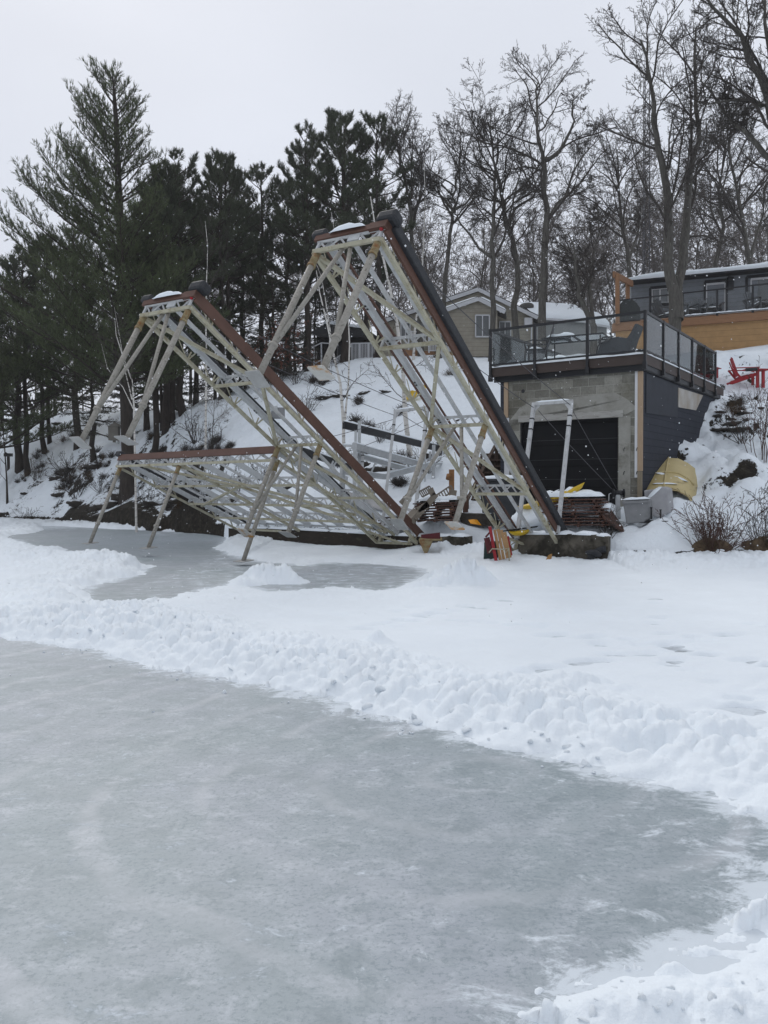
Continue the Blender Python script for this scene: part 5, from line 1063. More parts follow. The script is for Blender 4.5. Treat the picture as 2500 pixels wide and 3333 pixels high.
for x0, x1 in ((2020, 2112), (2120, 2218), (2226, 2330), (2338, 2446), (2454, 2556)):
    yt = lambda x: 978 - (x - 2014) * .112 + 3; yb = lambda x: 1045 - (x - 2014) * .085 - 2
    obj('glass_panel', MB().add([DKp(x0, yt(x0), .02), DKp(x1, yt(x1), .02), DKp(x1, yb(x1), .02), DKp(x0, yb(x0), .02)], [(0, 1, 2, 3)]), M['railglass'], DG)
obj('snow_cap', MB().strip(DKp(2225, 1030, -.05), DKp(2640, 995, -.05), .3, .06, 5), M['snow'], DG)
obj('frame_post', MB().beam(DKp(2009, 893, .05), DKp(2010, 1056, .05), .15), M['cedar'], DG); obj('frame_post', MB().beam(Wp(2043, 925, 37.5), Wp(2043, 1040, 37.5), .15), M['cedar'], DG)
obj('frame_beam', MB().beam(DKp(1998, 893, .05), Wp(2058, 924, 37.7), .10, .26), M['cedar'], DG)
obj('under_board', MB().beam(DKp(2340, 1150, 0), DKp(2460, 1150, 0), .2, .12), M['stepwood'], DG)
for i in range(5):
    obj('step', MB().beam(Wp(2100 + i * 3, 1112 + i * 12, 33.2 - i * .3), Wp(2220 + i * 4, 1112 + i * 12, 32.9 - i * .3), .32, .05), M['stepwood'], DG)
# things on that deck
def deckthing(name, poly, D, label, cat, m, ext=(.1, .55, 0), group=None, cap=None):
    rt = root(name, Wp(poly[0][0], poly[0][1], D), label, cat, group); obj('body', MB().prism([Wp(x, y, D) for x, y in poly], ext), m, rt, bevel=.03)
    if cap: obj('snow_cap', MB().strip(Wp(*cap[0], D + .25), Wp(*cap[1], D + .25), .5, .09, 3), M['snow'], rt)
deckthing('covered_grill', [(2016, 1046), (2018, 990), (2030, 976), (2056, 972), (2072, 984), (2084, 1002), (2086, 1040)], 36.0, 'covered barbecue grill with snow on the raised deck corner', 'grill', M['cover'], (.1, .6, 0), cap=((2022, 984), (2066, 978)))
def adk(px, py, D, rz, label, m, group, s=1., z=None):
    p_ = Wp(px, py, D); 
    if z is not None: p_[2] = z
    c = thing_at('garden_chair', p_[0], p_[1], p_[2], rz, label, 'garden chair', group); c.scale = (s, s, s); o = LL(c)
    for i in range(5):
        x = (i - 2) * .115; h = .98 - .035 * abs(i - 2) ** 2; o('back_slat', MB().beam((x, .28, .28), (x * 1.12, .28 + .20, h), .10, .02, (0, -1, .3)), m)
    for i in range(5): y = -.30 + i * .13; o('seat_slat', MB().box((0, y, .36 - .028 * i), (.28, .055, .011)), m)
    for s_ in (-1, 1):
        o('front_leg', MB().beam((s_ * .31, -.34, 0), (s_ * .31, -.34, .54), .025, .10, (0, 1, 0)), m)
        o('side_rail', MB().beam((s_ * .285, -.36, .34), (s_ * .285, .55, .04), .025, .11), m)
        o('rear_leg', MB().beam((s_ * .31, .22, .2), (s_ * .31, .50, .56), .025, .07), m)
        o('armrest', MB().box((s_ * .35, .02, .55), (.07, .42, .012)), m)
    o('seat_snow', MB().strip((0, -.3, .38), (0, .2, .28), .5, .09, 3), M['snow']); return c
for px, py, D, rz, l in ((2165, 1048, 36.6, 1.9, 'grey slatted garden chair between the covered grill and the twin tree'), (2242, 1040, 36.2, .3, 'grey slatted garden chair just right of the twin tree trunk'), (2320, 1034, 35.9, -.2, 'grey slatted garden chair in front of the bungalow door'), (2468, 1018, 35.2, .5, 'dark grey garden chair in front of the patio door'), (2285, 1036, 36.4, .1, 'grey slatted chair with snow on its back between two others on the raised deck')):
    adk(px, py, D, rz, l, M['greychair'], 'grey chairs on the raised deck', 1.02)
p_ = ground(2425, 1262, 24, 34); adk(2425, 1262, p_[1], .9, 'red slatted garden chair in the snow on the right slope', M['red'], 'red garden chairs on the slope', .92, p_[2] + .10)
c = bpy.data.objects['garden_chair.005']; c.rotation_euler[2] = 1.4
p_ = ground(2290, 1240, 24, 36); adk(2293, 1236, p_[1], 2.4, 'red slatted chair partly seen through the railing glass', M['red'], 'red garden chairs on the slope', 1.0, p_[2] - .15)
rt = root('side_table', Wp(2482, 1262, 26.4), 'red side table with a dark snowy top beside the red chair', 'table')
for px in (2466, 2484): obj('leg', MB().beam(Wp(px, 1262, 26.4), Wp(px, 1206, 26.4), .08), M['red'], rt)
obj('tabletop', MB().beam(Wp(2425, 1203, 26.5), Wp(2496, 1205, 26.5), .4, .04), M['red'], rt)
obj('plastic_tunnel', MB().tube([Wp(2428, 1204, 26.3), Wp(2464, 1201, 26.3)], .055, 9), M['black'], None, 'black tube resting on the red side table', 'tube')

# small things on the hill
rt = root('swing_seat', ground(1350, 1300, 28, 40), 'crumpled bright yellow plastic sled lying on the snowy slope', 'sled')
D = ground(1350, 1300, 28, 40)[1]
obj('body', MB().grid([[Wp(x, y0 + (y1 - y0) * v_, D - .3 * v_ + .15 * sin(3 * v_)) for x, y0, y1 in ((1318, 1290, 1302), (1328, 1276, 1300), (1342, 1270, 1296), (1352, 1273, 1295), (1360, 1268, 1280), (1368, 1258, 1268), (1378, 1252, 1266), (1388, 1255, 1264), (1390, 1260, 1262))] for v_ in (0, .35, .7, 1)]), M['yellow'], rt)
bpy.data.objects['swing_seat'].name = 'sled'
obj('bird_box', MB().box(Wp(372, 1410, 37), (.22, .16, .32)).prism([Wp(352, 1388, 36.8), Wp(372, 1374, 36.8), Wp(394, 1388, 36.8)], (0, .4, 0)).beam(Wp(372, 1440, 37), Wp(372, 1434, 37), .1), mat('greyed_box', (.16, .15, .13), None, 4, .9), None, 'small grey roofed box standing behind the big pine trunk', 'bird house')
for px, py, l in ((103, 1392, 'small garden light standing on the snowy rock shelf'), (42, 1415, 'garden light at the far left edge of the rock shelf')):
    g = ground(px, py, 34, 60); rt = root('garden_light', g, l, 'garden light'); D = g[1]
    obj('stem', MB().tube([g - A3(0, 0, .1), g + A3(0, 0, .25)], .02, 6), M['black'], rt); obj('lamp_head', MB().tube([g + A3(0, 0, .25), g + A3(0, 0, .40)], [.06, .11], 10).tube([g + A3(0, 0, .40), g + A3(0, 0, .43)], .14, 10), M['offwhite'], rt)
g = ground(28, 1530, 34, 60); rt = root('hydro_post', g, 'short dark post with a box on top at the far left bank', 'post'); bpy.data.objects['hydro_post'].name = 'wooden_post'
obj('post', MB().beam(g - A3(0, 0, .2), g + A3(0, 0, .8), .12), M['pinebark'], rt); obj('cap_box', MB().box(g + A3(0, 0, .86), (.2, .15, .09)).blob(g + A3(-.12, -.05, .9), (.1, .1, .12), 2, .1, 6), M['black'], rt)
# lattice radio mast behind the trees
g = Wp(2105, 600, 52); b = A3(g[0], g[1], 9.0); rt = root('radio_mast', b, 'slender steel lattice mast rising behind the bare trees', 'radio mast')
t_ = Wp(2105, 240, 52); mb = MB(); w = .22; cs = [A3(w, 0, 0), A3(-w, 0, 0), A3(0, w * 1.6, 0)]; T_ = t_[2]
for c in cs: mb.beam(b + c, A3(t_[0], t_[1], T_) + c * .8, .045)
zz = b[2] + 5
while zz < T_:
    for i in range(3): mb.beam(A3(b[0], b[1], zz) + cs[i], A3(b[0], b[1], zz + .5) + cs[(i + 1) % 3], .025)
    zz += .5
obj('lattice', mb, M['cable'], rt); obj('top_rod', MB().tube([t_, t_ + A3(0, 0, 2.0)], .03, 6), M['cable'], rt)

# ================================================================== VEGETATION
def seg_mesh(name, S, sides, mats):
    "S: rows of (p0, p1, r0, r1); every segment a tapered prism"
    S = np.asarray(S, float); p0, p1, r0, r1 = S[:, :3], S[:, 3:6], S[:, 6], S[:, 7]
    d = p1 - p0; d /= np.linalg.norm(d, axis=1)[:, None] + 1e-9; up = np.where(np.abs(d[:, 2:3]) > .9, A3(1, 0, 0), A3(0, 0, 1))
    a = np.cross(d, up); a /= np.linalg.norm(a, axis=1)[:, None] + 1e-9; b = np.cross(a, d); V = []
    for p, r in ((p0, r0), (p1, r1)):
        for k in range(sides):
            t = 2 * pi * k / sides; V.append(p + (a * cos(t) + b * sin(t)) * r[:, None])
    V = np.stack(V, 1).reshape(-1, 3); base = np.arange(len(S))[:, None] * 2 * sides
    F = np.stack([base[:, 0][:, None] * 0 + base + np.array([k, (k + 1) % sides, sides + (k + 1) % sides, sides + k])[None] for k in range(sides)], 1).reshape(-1, 4)
    return fastmesh(name, V, F, mats)
def join_mesh(name, parts, mats):
    V = []; F = []; n = 0
    for v, f in parts: V.append(v); F.append(f + n); n += len(v)
    return fastmesh(name, np.vstack(V), np.vstack(F), mats)
def wander(p, d, L, n, curl, R, lift=0.):
    pts = [p]; d = unit(d)
    for i in range(n):
        d = unit(d + R.normal(0, curl, 3) + A3(0, 0, lift)); p = p + d * L / n; pts.append(p)
    return pts
def grow(R, pts, r0, r1, S, level, maxl, cfg):
    n = len(pts) - 1
    for i in range(n):
        a = r0 + (r1 - r0) * i / n; b = r0 + (r1 - r0) * (i + 1) / n; S[min(level, 3)].append(np.concatenate([pts[i], pts[i + 1], [a, b]]))
    if level >= maxl: return
    L = sum(np.linalg.norm(pts[i + 1] - pts[i]) for i in range(n)); nb, lo, ang, ratio, curl, lift = cfg[level]
    if level == 0: nb = max(4, min(nb, int(nb * L / 6.5)))
    for k in range(nb):
        t = lo + (1 - lo) * ((k + R.uniform(0, 1)) / nb); f = t * n; i = min(int(f), n - 1); p = pts[i] + (pts[i + 1] - pts[i]) * (f - i)
        d = unit(pts[i + 1] - pts[i]); _, a, b = frame(d); ph = R.uniform(0, 2 * pi); an = radians(R.uniform(*ang)); nd = d * cos(an) + (a * cos(ph) + b * sin(ph)) * sin(an)
        l = L * ratio * R.uniform(.6, 1.15) * (1.0 - .45 * (t - lo) / (1 - lo)); ra = (r0 + (r1 - r0) * t)
        rr = min(ra * .72, max(.0035, l * .0125 * cfg_thick)); ns = max(3, min(9, int(l / cfg_seg)))
        grow(R, wander(p, nd, l, ns, curl, R, lift), rr, rr * .35 + .0015, S, level + 1, maxl, cfg)
cfg_thick = 1.; cfg_seg = .28
BARECFG = [(13, .34, (28, 62), .50, .17, .045), (9, .18, (28, 60), .48, .20, .03), (7, .15, (25, 60), .45, .22, .02), (5, .1, (20, 60), .42, .22, .0)]
def bare_tree_meshes(seed, H, r, trunks=None, cfg=None, bark='bark', twig='twig', maxl=4, tmin=.0045, nt_=12, lean=.04, curl=.05, twin=False):
    R = np.random.default_rng(seed); S = {0: [], 1: [], 2: [], 3: []}; TR = MB(); cfg = cfg or BARECFG
    trunks = trunks or [wander(A3(0, 0, -.3), A3(R.normal(0, lean), R.normal(0, lean), 1), H * .86, nt_, curl, R, .05)]
    for i, tp in enumerate(trunks):
        rr = r * .86 * (1 if i == 0 else .52 if not twin else .85); n = len(tp) - 1
        rad = [rr * (1 - .85 * (k / n) ** .9) + (.35 * rr if k == 0 else 0) for k in range(n + 1)]; TR.tube(tp, rad, 10, cap=False)
        T = {0: [], 1: [], 2: [], 3: []}; grow(R, [np.asarray(p) for p in tp], rr, rr * .16, T, 0, maxl, cfg)
        for k in (1, 2, 3): S[k] += T[k]
        tip = tp[-1]; grow(R, wander(tip, tp[-1] - tp[-2], H * .14, 5, .15, R), rr * .15, .004, T, 1, maxl, cfg); 
    parts = []
    for k, sd in ((1, 6), (2, 4), (3, 3)):
        if not S[k]: continue
        A = np.array(S[k]); A[:, 6:] = np.maximum(A[:, 6:], tmin); m_ = seg_mesh('x', A, sd, []); v = np.empty(len(m_.vertices) * 3, np.float32); m_.vertices.foreach_get('co', v)
        f = np.empty(len(m_.loops), np.int32); m_.loops.foreach_get('vertex_index', f); parts.append((v.reshape(-1, 3), f.reshape(-1, 4))); bpy.data.meshes.remove(m_)
    crown = join_mesh('crown', parts, [M[twig]])
    tm = bpy.data.meshes.new('trunk'); tm.from_pydata(np.vstack(TR.v).tolist(), [], TR.f); tm.materials.append(M[bark]); tm.polygons.foreach_set('use_smooth', [True] * len(TR.f)); tm.update()
    return tm, crown
def put_tree(name, loc, meshes, label, cat, group=None, rz=0., s=1., sz=None):
    rt = root(name, loc, label, cat, group, rz); rt.scale = (s, s, sz or s)
    for nm, me in zip(('trunk', 'crown'), meshes): link(bpy.data.objects.new(nm, me), rt)
    return rt
def base_at(px, py, D, sink=.15):
    p = Wp(px, py, D); return A3(p[0], p[1], gz(p[0], p[1]) - sink)
def topz(py, D): return Wp(1250, py, D)[2]
def traced(pts, base, D0, D1=None):
    "trunk course surveyed from photo pixels at its own distance, relative to the base"
    n = len(pts); D1 = D0 if D1 is None else D1
    P = [Wp(x, y, D0 + (D1 - D0) * i / (n - 1)) - base for i, (x, y) in enumerate(pts)]; return P
def dens(tp, k=2):
    o = []
    for a, b in zip(tp[:-1], tp[1:]):
        for i in range(k): o.append(a + (b - a) * i / k)
    return o + [tp[-1]]

# -- main bare trees on the right, trunks traced one by one
MAIN = [
    ('twin', [[(2196, 1120), (2196, 1000), (2185, 900), (2180, 780), (2168, 650), (2158, 530), (2135, 440), (2122, 350), (2112, 230), (2085, 130)],
              [(2200, 1040), (2212, 930), (2225, 850), (2232, 750), (2245, 620), (2262, 500), (2268, 420), (2262, 300), (2260, 180), (2265, 90)]], 32.5, .30, 'bare tree with two thick stems rising in front of the grey bungalow'),
    ('fork', [[(1762, 1080), (1768, 960), (1775, 800), (1778, 680), (1774, 560), (1768, 500), (1752, 420), (1748, 330), (1750, 270)],
              [(1778, 730), (1800, 690), (1835, 640), (1862, 570), (1905, 500), (1960, 440)], [(1776, 520), (1810, 500), (1850, 450), (1868, 400), (1862, 340), (1890, 300)]], 37, .22, 'tall bare tree forking widely above the left half of the roof deck'),
    ('b5', [[(1676, 1130), (1682, 1000), (1690, 880), (1668, 780), (1640, 700), (1640, 640), (1615, 560), (1598, 470), (1590, 400)], [(1655, 740), (1680, 680), (1730, 640), (1762, 590), (1790, 540)]], 39.5, .20, 'bare grey tree directly behind the left rail post of the roof deck'),
    ('b6', [[(1600, 1150), (1601, 1000), (1604, 850), (1606, 740), (1612, 640), (1608, 560), (1600, 480), (1590, 400)], [(1600, 835), (1560, 800), (1500, 730), (1460, 680), (1400, 660)]], 38.5, .17, 'straight bare tree standing in front of the beige gable'),
    ('b7', [[(1440, 1060), (1452, 900), (1466, 760), (1474, 690), (1480, 640), (1484, 580), (1500, 520), (1510, 440)], [(1480, 690), (1440, 640), (1390, 600), (1350, 580)], [(1482, 680), (1540, 640), (1570, 600)]], 42, .15, 'slim bare tree with spreading limbs left of the beige gable'),
    ('b8', [[(1372, 1060), (1360, 900), (1338, 760), (1328, 640), (1312, 560), (1300, 500), (1290, 420)], [(1335, 760), (1365, 650), (1375, 560), (1370, 480)]], 43, .17, 'bare tree behind the black edged dock, crown beside the tall pine'),
    ('b9', [[(1932, 1150), (1928, 1060), (1905, 1000), (1885, 960), (1880, 900), (1870, 840), (1850, 760)], [(1930, 1050), (1920, 940), (1925, 850), (1950, 760), (1945, 680)]], 36, .19, 'low bare tree with a crooked leaning limb behind the middle of the roof deck'),
    ('edge', [[(2580, 1060), (2570, 800), (2560, 600), (2545, 450), (2520, 300), (2500, 150), (2490, 0)], [(2560, 560), (2500, 500), (2420, 430), (2340, 330), (2280, 260)], [(2540, 420), (2470, 250), (2420, 120), (2330, 20), (2250, -60)], [(2560, 640), (2500, 345), (2450, 330), (2300, 340)]], 28, .30, 'big bare tree at the right edge with limbs reaching over the sky'),
    ('b10', [[(2452, 1000), (2440, 860), (2420, 720), (2390, 600), (2370, 480), (2380, 380)], [(2440, 850), (2480, 700), (2500, 560)]], 45, .20, 'bare tree rising behind the grey bungalow roof, right of the twin stems'),
    ('b11', [[(2320, 1000), (2330, 860), (2350, 740), (2340, 620), (2360, 500), (2350, 380)]], 46, .18, 'bare tree behind the bungalow roof, just right of the twin stems'),
    ('b12', [[(2060, 1000), (2050, 860), (2030, 760), (2020, 650), (2010, 560), (2005, 480)], [(2045, 850), (2080, 750), (2085, 640)]], 44, .17, 'bare tree behind the wooden post of the raised deck'),
]
CF_ = [(15, .28, (26, 62), .36, .15, .05), (10, .15, (25, 55), .50, .18, .03), (8, .12, (22, 55), .46, .20, .02), (5, .1, (20, 55), .45, .22, .0)]
for i, (nm, trs, D, r, lab) in enumerate(MAIN):
    b = base_at(trs[0][0][0], trs[0][0][1], D); tr = []
    for j, t in enumerate(trs):
        P = traced(t, b, D, D + (0 if j == 0 else [.0, 1.5, -1.2, .8][j % 4]))
        if j == 0: P[0][2] = -.2; 
        P = dens(P, 2); R_ = np.random.default_rng(i * 7 + j); P = [p + (R_.normal(0, .05, 3) if 0 < k < len(P) - 1 else 0) for k, p in enumerate(P)]; tr.append(P)
    cfg_thick = 1.15 if nm != 'edge' else 1.3
    m_ = bare_tree_meshes(100 + i, Wp(1250, 100, D)[2] * .8 if 0 else 12, r, tr, CF_, tmin=.0055, twin=(nm == 'twin'))
    put_tree('bare_tree', b, m_, lab, 'tree', 'bare trees around the houses')
cfg_thick = 1.
# -- background woods: shared trees
cfg_thick = .75
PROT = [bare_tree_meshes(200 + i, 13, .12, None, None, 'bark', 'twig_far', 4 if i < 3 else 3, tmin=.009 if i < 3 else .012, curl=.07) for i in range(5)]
R = random.Random(11)
def woods(n, x0, x1, D0, D1, top0, top1, label, group, sc_=(.8, 1.1)):
    for i in range(n):
        px = x0 + (x1 - x0) * (i + R.random()) / n; D = R.uniform(D0, D1); p = base_at(px, 1100, D); h = topz(R.uniform(top0, top1), D) - p[2]
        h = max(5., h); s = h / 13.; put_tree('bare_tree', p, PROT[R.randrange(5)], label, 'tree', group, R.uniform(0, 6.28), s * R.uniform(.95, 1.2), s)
woods(11, 1180, 1720, 50, 66, 560, 760, 'bare tree in the grey woods behind the beige house', 'bare woods behind the beige house')
woods(13, 1700, 2130, 50, 68, 600, 800, 'bare tree in the grey woods between the two houses', 'bare woods between the houses')
woods(13, 2080, 2620, 50, 68, 420, 700, 'bare tree in the grey woods behind the grey bungalow', 'bare woods behind the grey bungalow')
woods(12, 520, 1180, 50, 62, 560, 740, 'bare tree in the dark woods behind the pines', 'bare woods behind the pines')
woods(9, -150, 420, 56, 75, 860, 1020, 'bare tree far behind the big pine at the left', 'far bare trees at the left')
woods(12, 1150, 2600, 70, 90, 760, 880, 'distant bare tree low behind the houses', 'distant bare trees')

# -- birches
def birch(stems, D, r, label, seed):
    b = base_at(stems[0][0][0], stems[0][0][1], D); tr = [traced(t, b, D, D + .4 * j) for j, t in enumerate(stems)]; tr[0][0][2] = -.2; tr = [dens(t, 2) for t in tr]
    cfg = [(9, .22, (25, 60), .20, .14, .03), (6, .2, (25, 55), .55, .18, 0), (4, .2, (25, 55), .5, .2, 0)]
    m_ = bare_tree_meshes(seed, 8, r, tr, cfg, 'birch', 'twig', 3, tmin=.005); return put_tree('birch_tree', b, m_, label, 'tree', 'white birches')
birch([[(1120, 1560), (1118, 1380), (1108, 1250), (1085, 1150), (1062, 1040), (1040, 950), (1030, 880)], [(1122, 1370), (1134, 1250), (1138, 1120), (1132, 1000), (1108, 880), (1090, 760), (1078, 690)]], 27, .075, 'double stemmed white birch growing behind the boat lift', 301)
birch([[(1342, 1580), (1330, 1450), (1318, 1340), (1312, 1200), (1292, 1050), (1272, 950), (1250, 850), (1225, 760), (1206, 640)]], 28, .12, 'thick white birch behind the steepest dock, beside the yellow sled', 302)
birch([[(1345, 1180), (1350, 1080), (1362, 980), (1374, 880), (1380, 760), (1384, 640), (1380, 520)]], 41, .08, 'tall white birch between the black edged dock and the beige house', 303)
birch([[(668, 1470), (670, 1330), (672, 1180), (670, 1040), (672, 930), (676, 800), (668, 720)]], 34, .06, 'slender straight birch standing left of the middle dock', 304)
birch([[(440, 1400), (436, 1320), (430, 1240), (400, 1160), (378, 1090), (374, 1040)], [(434, 1330), (400, 1260), (350, 1200), (330, 1120)], [(430, 1300), (408, 1210), (392, 1110), (372, 1000)]], 30.5, .045, 'small crooked white birch in front of the big pine trunk', 305)
birch([[(1068, 1180), (1075, 1080), (1060, 980), (1046, 900), (1030, 860)]], 40, .06, 'leaning white birch in front of the dark cabin', 306)

# -- conifers
def needles(C, D_, n, L, w, spread, R, up=.0):
    "clusters of needle blades: C centres, D_ directions"
    N_ = len(C); P = np.repeat(C, n, 0); D = np.repeat(D_, n, 0) + R.normal(0, spread, (N_ * n, 3)); D[:, 2] += up; D /= np.linalg.norm(D, axis=1)[:, None]
    ll = L * R.uniform(.65, 1.15, (N_ * n, 1)); s = np.cross(D, R.normal(0, 1, (N_ * n, 3))); s /= np.linalg.norm(s, axis=1)[:, None] + 1e-9
    P = P + R.normal(0, L * .10, P.shape); V = np.stack([P - s * w * .5, P + s * w * .5, P + D * ll + s * w * .22, P + D * ll - s * w * .22], 1).reshape(-1, 3)
    return V, np.arange(len(V)).reshape(-1, 4)
def conifer(seed, H, r, cfg, needle, z0=.15, asym=(0, 0), trunkpts=None):
    R = np.random.default_rng(seed); tp = trunkpts or [A3(R.normal(0, .05), R.normal(0, .05), H * t - .3 * (t == 0)) for t in np.linspace(0, 1, 12)]
    TR = MB().tube(tp, [r * (1 - t) ** .8 + .02 + (.4 * r if t == 0 else 0) for t in np.linspace(0, 1, len(tp))], 9, cap=False); S = []; C = []; Dn = []
    tz = np.array([p[2] for p in tp]); tx = np.array([p[0] for p in tp]); ty = np.array([p[1] for p in tp])
    nb = cfg['nb']
    for k in range(nb):
        t = z0 + (1 - z0) * (k + R.uniform(0, 1)) / nb; z = H * t; p = A3(np.interp(z, tz, tx), np.interp(z, tz, ty), z); ph = R.uniform(0, 2 * pi) if k % 2 else k * 2.4
        u = (t - z0) / (1 - z0); L = cfg['L'](u) * R.uniform(.65, 1.1); L *= 1 + asym[0] * cos(ph - asym[1]); L = max(L, .3)
        e0 = cfg['el'](u) + R.normal(0, .10); d = A3(cos(ph) * cos(e0), sin(ph) * cos(e0), sin(e0)); ns = 9; pts = [p]; dd = d
        for i in range(ns): dd = unit(dd + A3(0, 0, cfg['curve']) + R.normal(0, .05, 3)); pts.append(pts[-1] + dd * L / ns)
        rb = .012 + .011 * L
        for i in range(ns): S.append(np.concatenate([pts[i], pts[i + 1], [rb * (1 - i / ns) + .006, rb * (1 - (i + 1) / ns) + .006]]))
        nsub = max(4, int(L * cfg['sub']))
        for j in range(nsub):
            s0_ = cfg.get('start', .22); f = (s0_ + (1 - s0_) * (j + R.uniform(0, 1)) / nsub) * ns; i = min(int(f), ns - 1); q = pts[i] + (pts[i + 1] - pts[i]) * (f - i); ax = unit(pts[i + 1] - pts[i]); side = unit(np.cross(ax, A3(0, 0, 1))) * (1 if j % 2 else -1)
            sd = unit(ax * .75 + side * R.uniform(.5, 1.1) + A3(0, 0, R.uniform(-.15, .3) + cfg['tipup'])); l = L * .32 * (1.15 - f / ns * .7) * R.uniform(.6, 1.2); l = min(max(l, .22), 1.1); q2 = q + sd * l * .5; sd2 = unit(sd + A3(0, 0, cfg['tipup'])); q3 = q2 + sd2 * l * .5
            S.append(np.concatenate([q, q2, [.009, .007]])); S.append(np.concatenate([q2, q3, [.007, .005]]))
            m = max(2, int(l / cfg['gap']))
            for h in range(m):
                v = (h + 1) / m; c = q + (q2 - q) * v * 2 if v < .5 else q2 + (q3 - q2) * (v * 2 - 1); C.append(c); Dn.append(unit(sd2 + R.normal(0, .25, 3)))
                if cfg.get('twigs') and R.random() < .6:
                    td = unit(sd2 + R.normal(0, .6, 3)); c2 = c + td * R.uniform(.08, .22); S.append(np.concatenate([c, c2, [.005, .004]])); C.append(c2); Dn.append(td)
        C.append(pts[-1]); Dn.append(dd)
    V, F = needles(np.array(C), np.array(Dn), cfg['n'], cfg['nl'], cfg['nw'], cfg['spread'], R, cfg.get('nup', 0))
    bm_ = seg_mesh('branches', S, 4, [M['pinebark']]); tm = bpy.data.meshes.new('trunk'); tm.from_pydata(np.vstack(TR.v).tolist(), [], TR.f); tm.materials.append(M['pinebark']); tm.polygons.foreach_set('use_smooth', [True] * len(TR.f)); tm.update()
    return tm, bm_, fastmesh('foliage', V, F, [M[needle]], False)
def put_conifer(name, loc, ms, label, group=None, rz=0., s=1., sz=None):
    rt = root(name, loc, label, 'tree', group, rz); rt.scale = (s, s, sz or s)
    for nm, me in zip(('trunk', 'branches', 'foliage'), ms): link(bpy.data.objects.new(nm, me), rt)
    return rt
WP = dict(nb=125, L=lambda u: (.55 + 6.0 * (1 - u) ** .78) * (1 if u > .12 else .8), el=lambda u: .16 + .62 * u, curve=.045, sub=7.0, tipup=.34, gap=.16, n=6, nl=.19, nw=.019, spread=.28, nup=.25, twigs=True)
b = base_at(415, 1630, 36.4); H = topz(245, 36.4) - b[2]
tp = [Wp(x, y, 36.4) - b for x, y in ((415, 1650), (418, 1500), (412, 1350), (405, 1200), (400, 1000), (395, 800), (385, 600), (378, 400), (372, 310), (366, 240))]; tp[0][2] = -.3
put_conifer('pine_tree', b, conifer(11, H, .30, WP, 'needle', .24, (.22, 2.9), tp), 'huge white pine, tallest tree at the left, standing on the bank')
WP2 = dict(WP, nb=75, L=lambda u: .5 + 3.2 * (1 - u) ** .8, gap=.17, n=7, nl=.20, nw=.022)
m_ = conifer(12, 11, .16, WP2, 'needle', .24)
for px, py, D, top, s, lab in ((560, 1390, 42, 590, 1.1, 'thin feathery white pine right of the huge one'), (60, 1400, 47, 850, 1.15, 'white pine low behind the huge pine at the far left'), (250, 1380, 46, 760, 1.1, 'white pine directly behind the left half of the huge pine'), (480, 1400, 43, 800, 1.0, 'shorter white pine filling the gap right of the huge trunk'), (-60, 1420, 44, 900, 1.2, 'white pine cut by the left edge of the view')):
    b = base_at(px, py, D); h = topz(top, D) - b[2]; put_conifer('pine_tree', b, m_, lab, 'white pines', px * .7, h / 11 * s, h / 11)
RP = dict(start=.5, nb=58, L=lambda u: .45 + 2.6 * (1 - u) ** .55, el=lambda u: .05 + .65 * u, curve=.05, sub=5.5, tipup=.38, gap=.30, n=20, nl=.23, nw=.024, spread=.55, nup=.45, twigs=False)
rp = [conifer(20 + i, 13, .17, RP, 'needle2', .33) for i in range(3)]
for i, (px, py, D, top, s, lab) in enumerate(((1120, 1180, 44, 352, 1.05, 'tallest red pine with clumped needles, left of the bare woods'), (1000, 1220, 46, 470, 1.0, 'red pine just left of the tallest red pine'), (855, 1260, 46, 522, 1.0, 'dark red pine with a pointed top in the middle of the row'), (725, 1330, 45, 512, 1.0, 'red pine at the left end of the dark row'), (940, 1250, 50, 590, 1.1, 'red pine behind the gap between the dark pines'), (790, 1330, 50, 600, 1.0, 'lower red pine between two pointed ones'), (640, 1370, 48, 640, .95, 'red pine with sparse crown beside the feathery white pine'), (1190, 1180, 47, 560, .9, 'short red pine at the right end of the dark row'))):
    b = base_at(px, py, D); h = topz(top + 34, D) - b[2]; put_conifer('pine_tree', b, rp[i % 3], lab, 'red pines in a row', i * 1.3, h / 13 * s, h / 13)
HK = dict(nb=90, L=lambda u: .3 + 2.3 * (1 - u) ** .9, el=lambda u: -.12 + .35 * u, curve=-.012, sub=8, tipup=-.05, gap=.15, n=8, nl=.13, nw=.020, spread=.6, nup=0, twigs=True)
hk = conifer(31, 8, .12, HK, 'needle3', .10)
for i, (px, py, D, top, s, lab) in enumerate(((890, 1240, 43, 880, 1.2, 'dense dark hemlock behind the middle dock'), (960, 1240, 45, 960, 1.2, 'dense dark hemlock left of the dark cabin'), (800, 1290, 43, 1000, 1.1, 'low dark hemlock left of the middle dock crown'), (560, 1400, 45, 1060, 1.1, 'low dark hemlock behind the pine trunks'), (700, 1360, 46, 980, 1.0, 'low dark hemlock behind the slender birch'), (1060, 1190, 48, 900, 1.1, 'dark hemlock behind the cabin roof'), (430, 1390, 52, 1080, 1.1, 'dark hemlock behind the huge pine trunk'), (180, 1400, 56, 1120, 1.3, 'dark hemlock above the garden light'), (10, 1440, 56, 1120, 1.3, 'dark hemlock at the far left above the rocks'))):
    b = base_at(px, py, D); h = topz(top, D) - b[2]; put_conifer('hemlock_tree', b, hk, lab, 'dark hemlocks', i * 2.1, h / 8 * s, h / 8)
HK2 = dict(HK, nb=46, L=lambda u: .4 + 1.7 * (1 - u) ** .6, n=6, nl=.12, nw=.013)
b = base_at(303, 1512, 41); h = topz(1170, 41) - b[2]; put_conifer('hemlock_tree', b, conifer(33, h, .13, HK2, 'needle3', .30), 'small hemlock with drooping twigs under the huge pine')
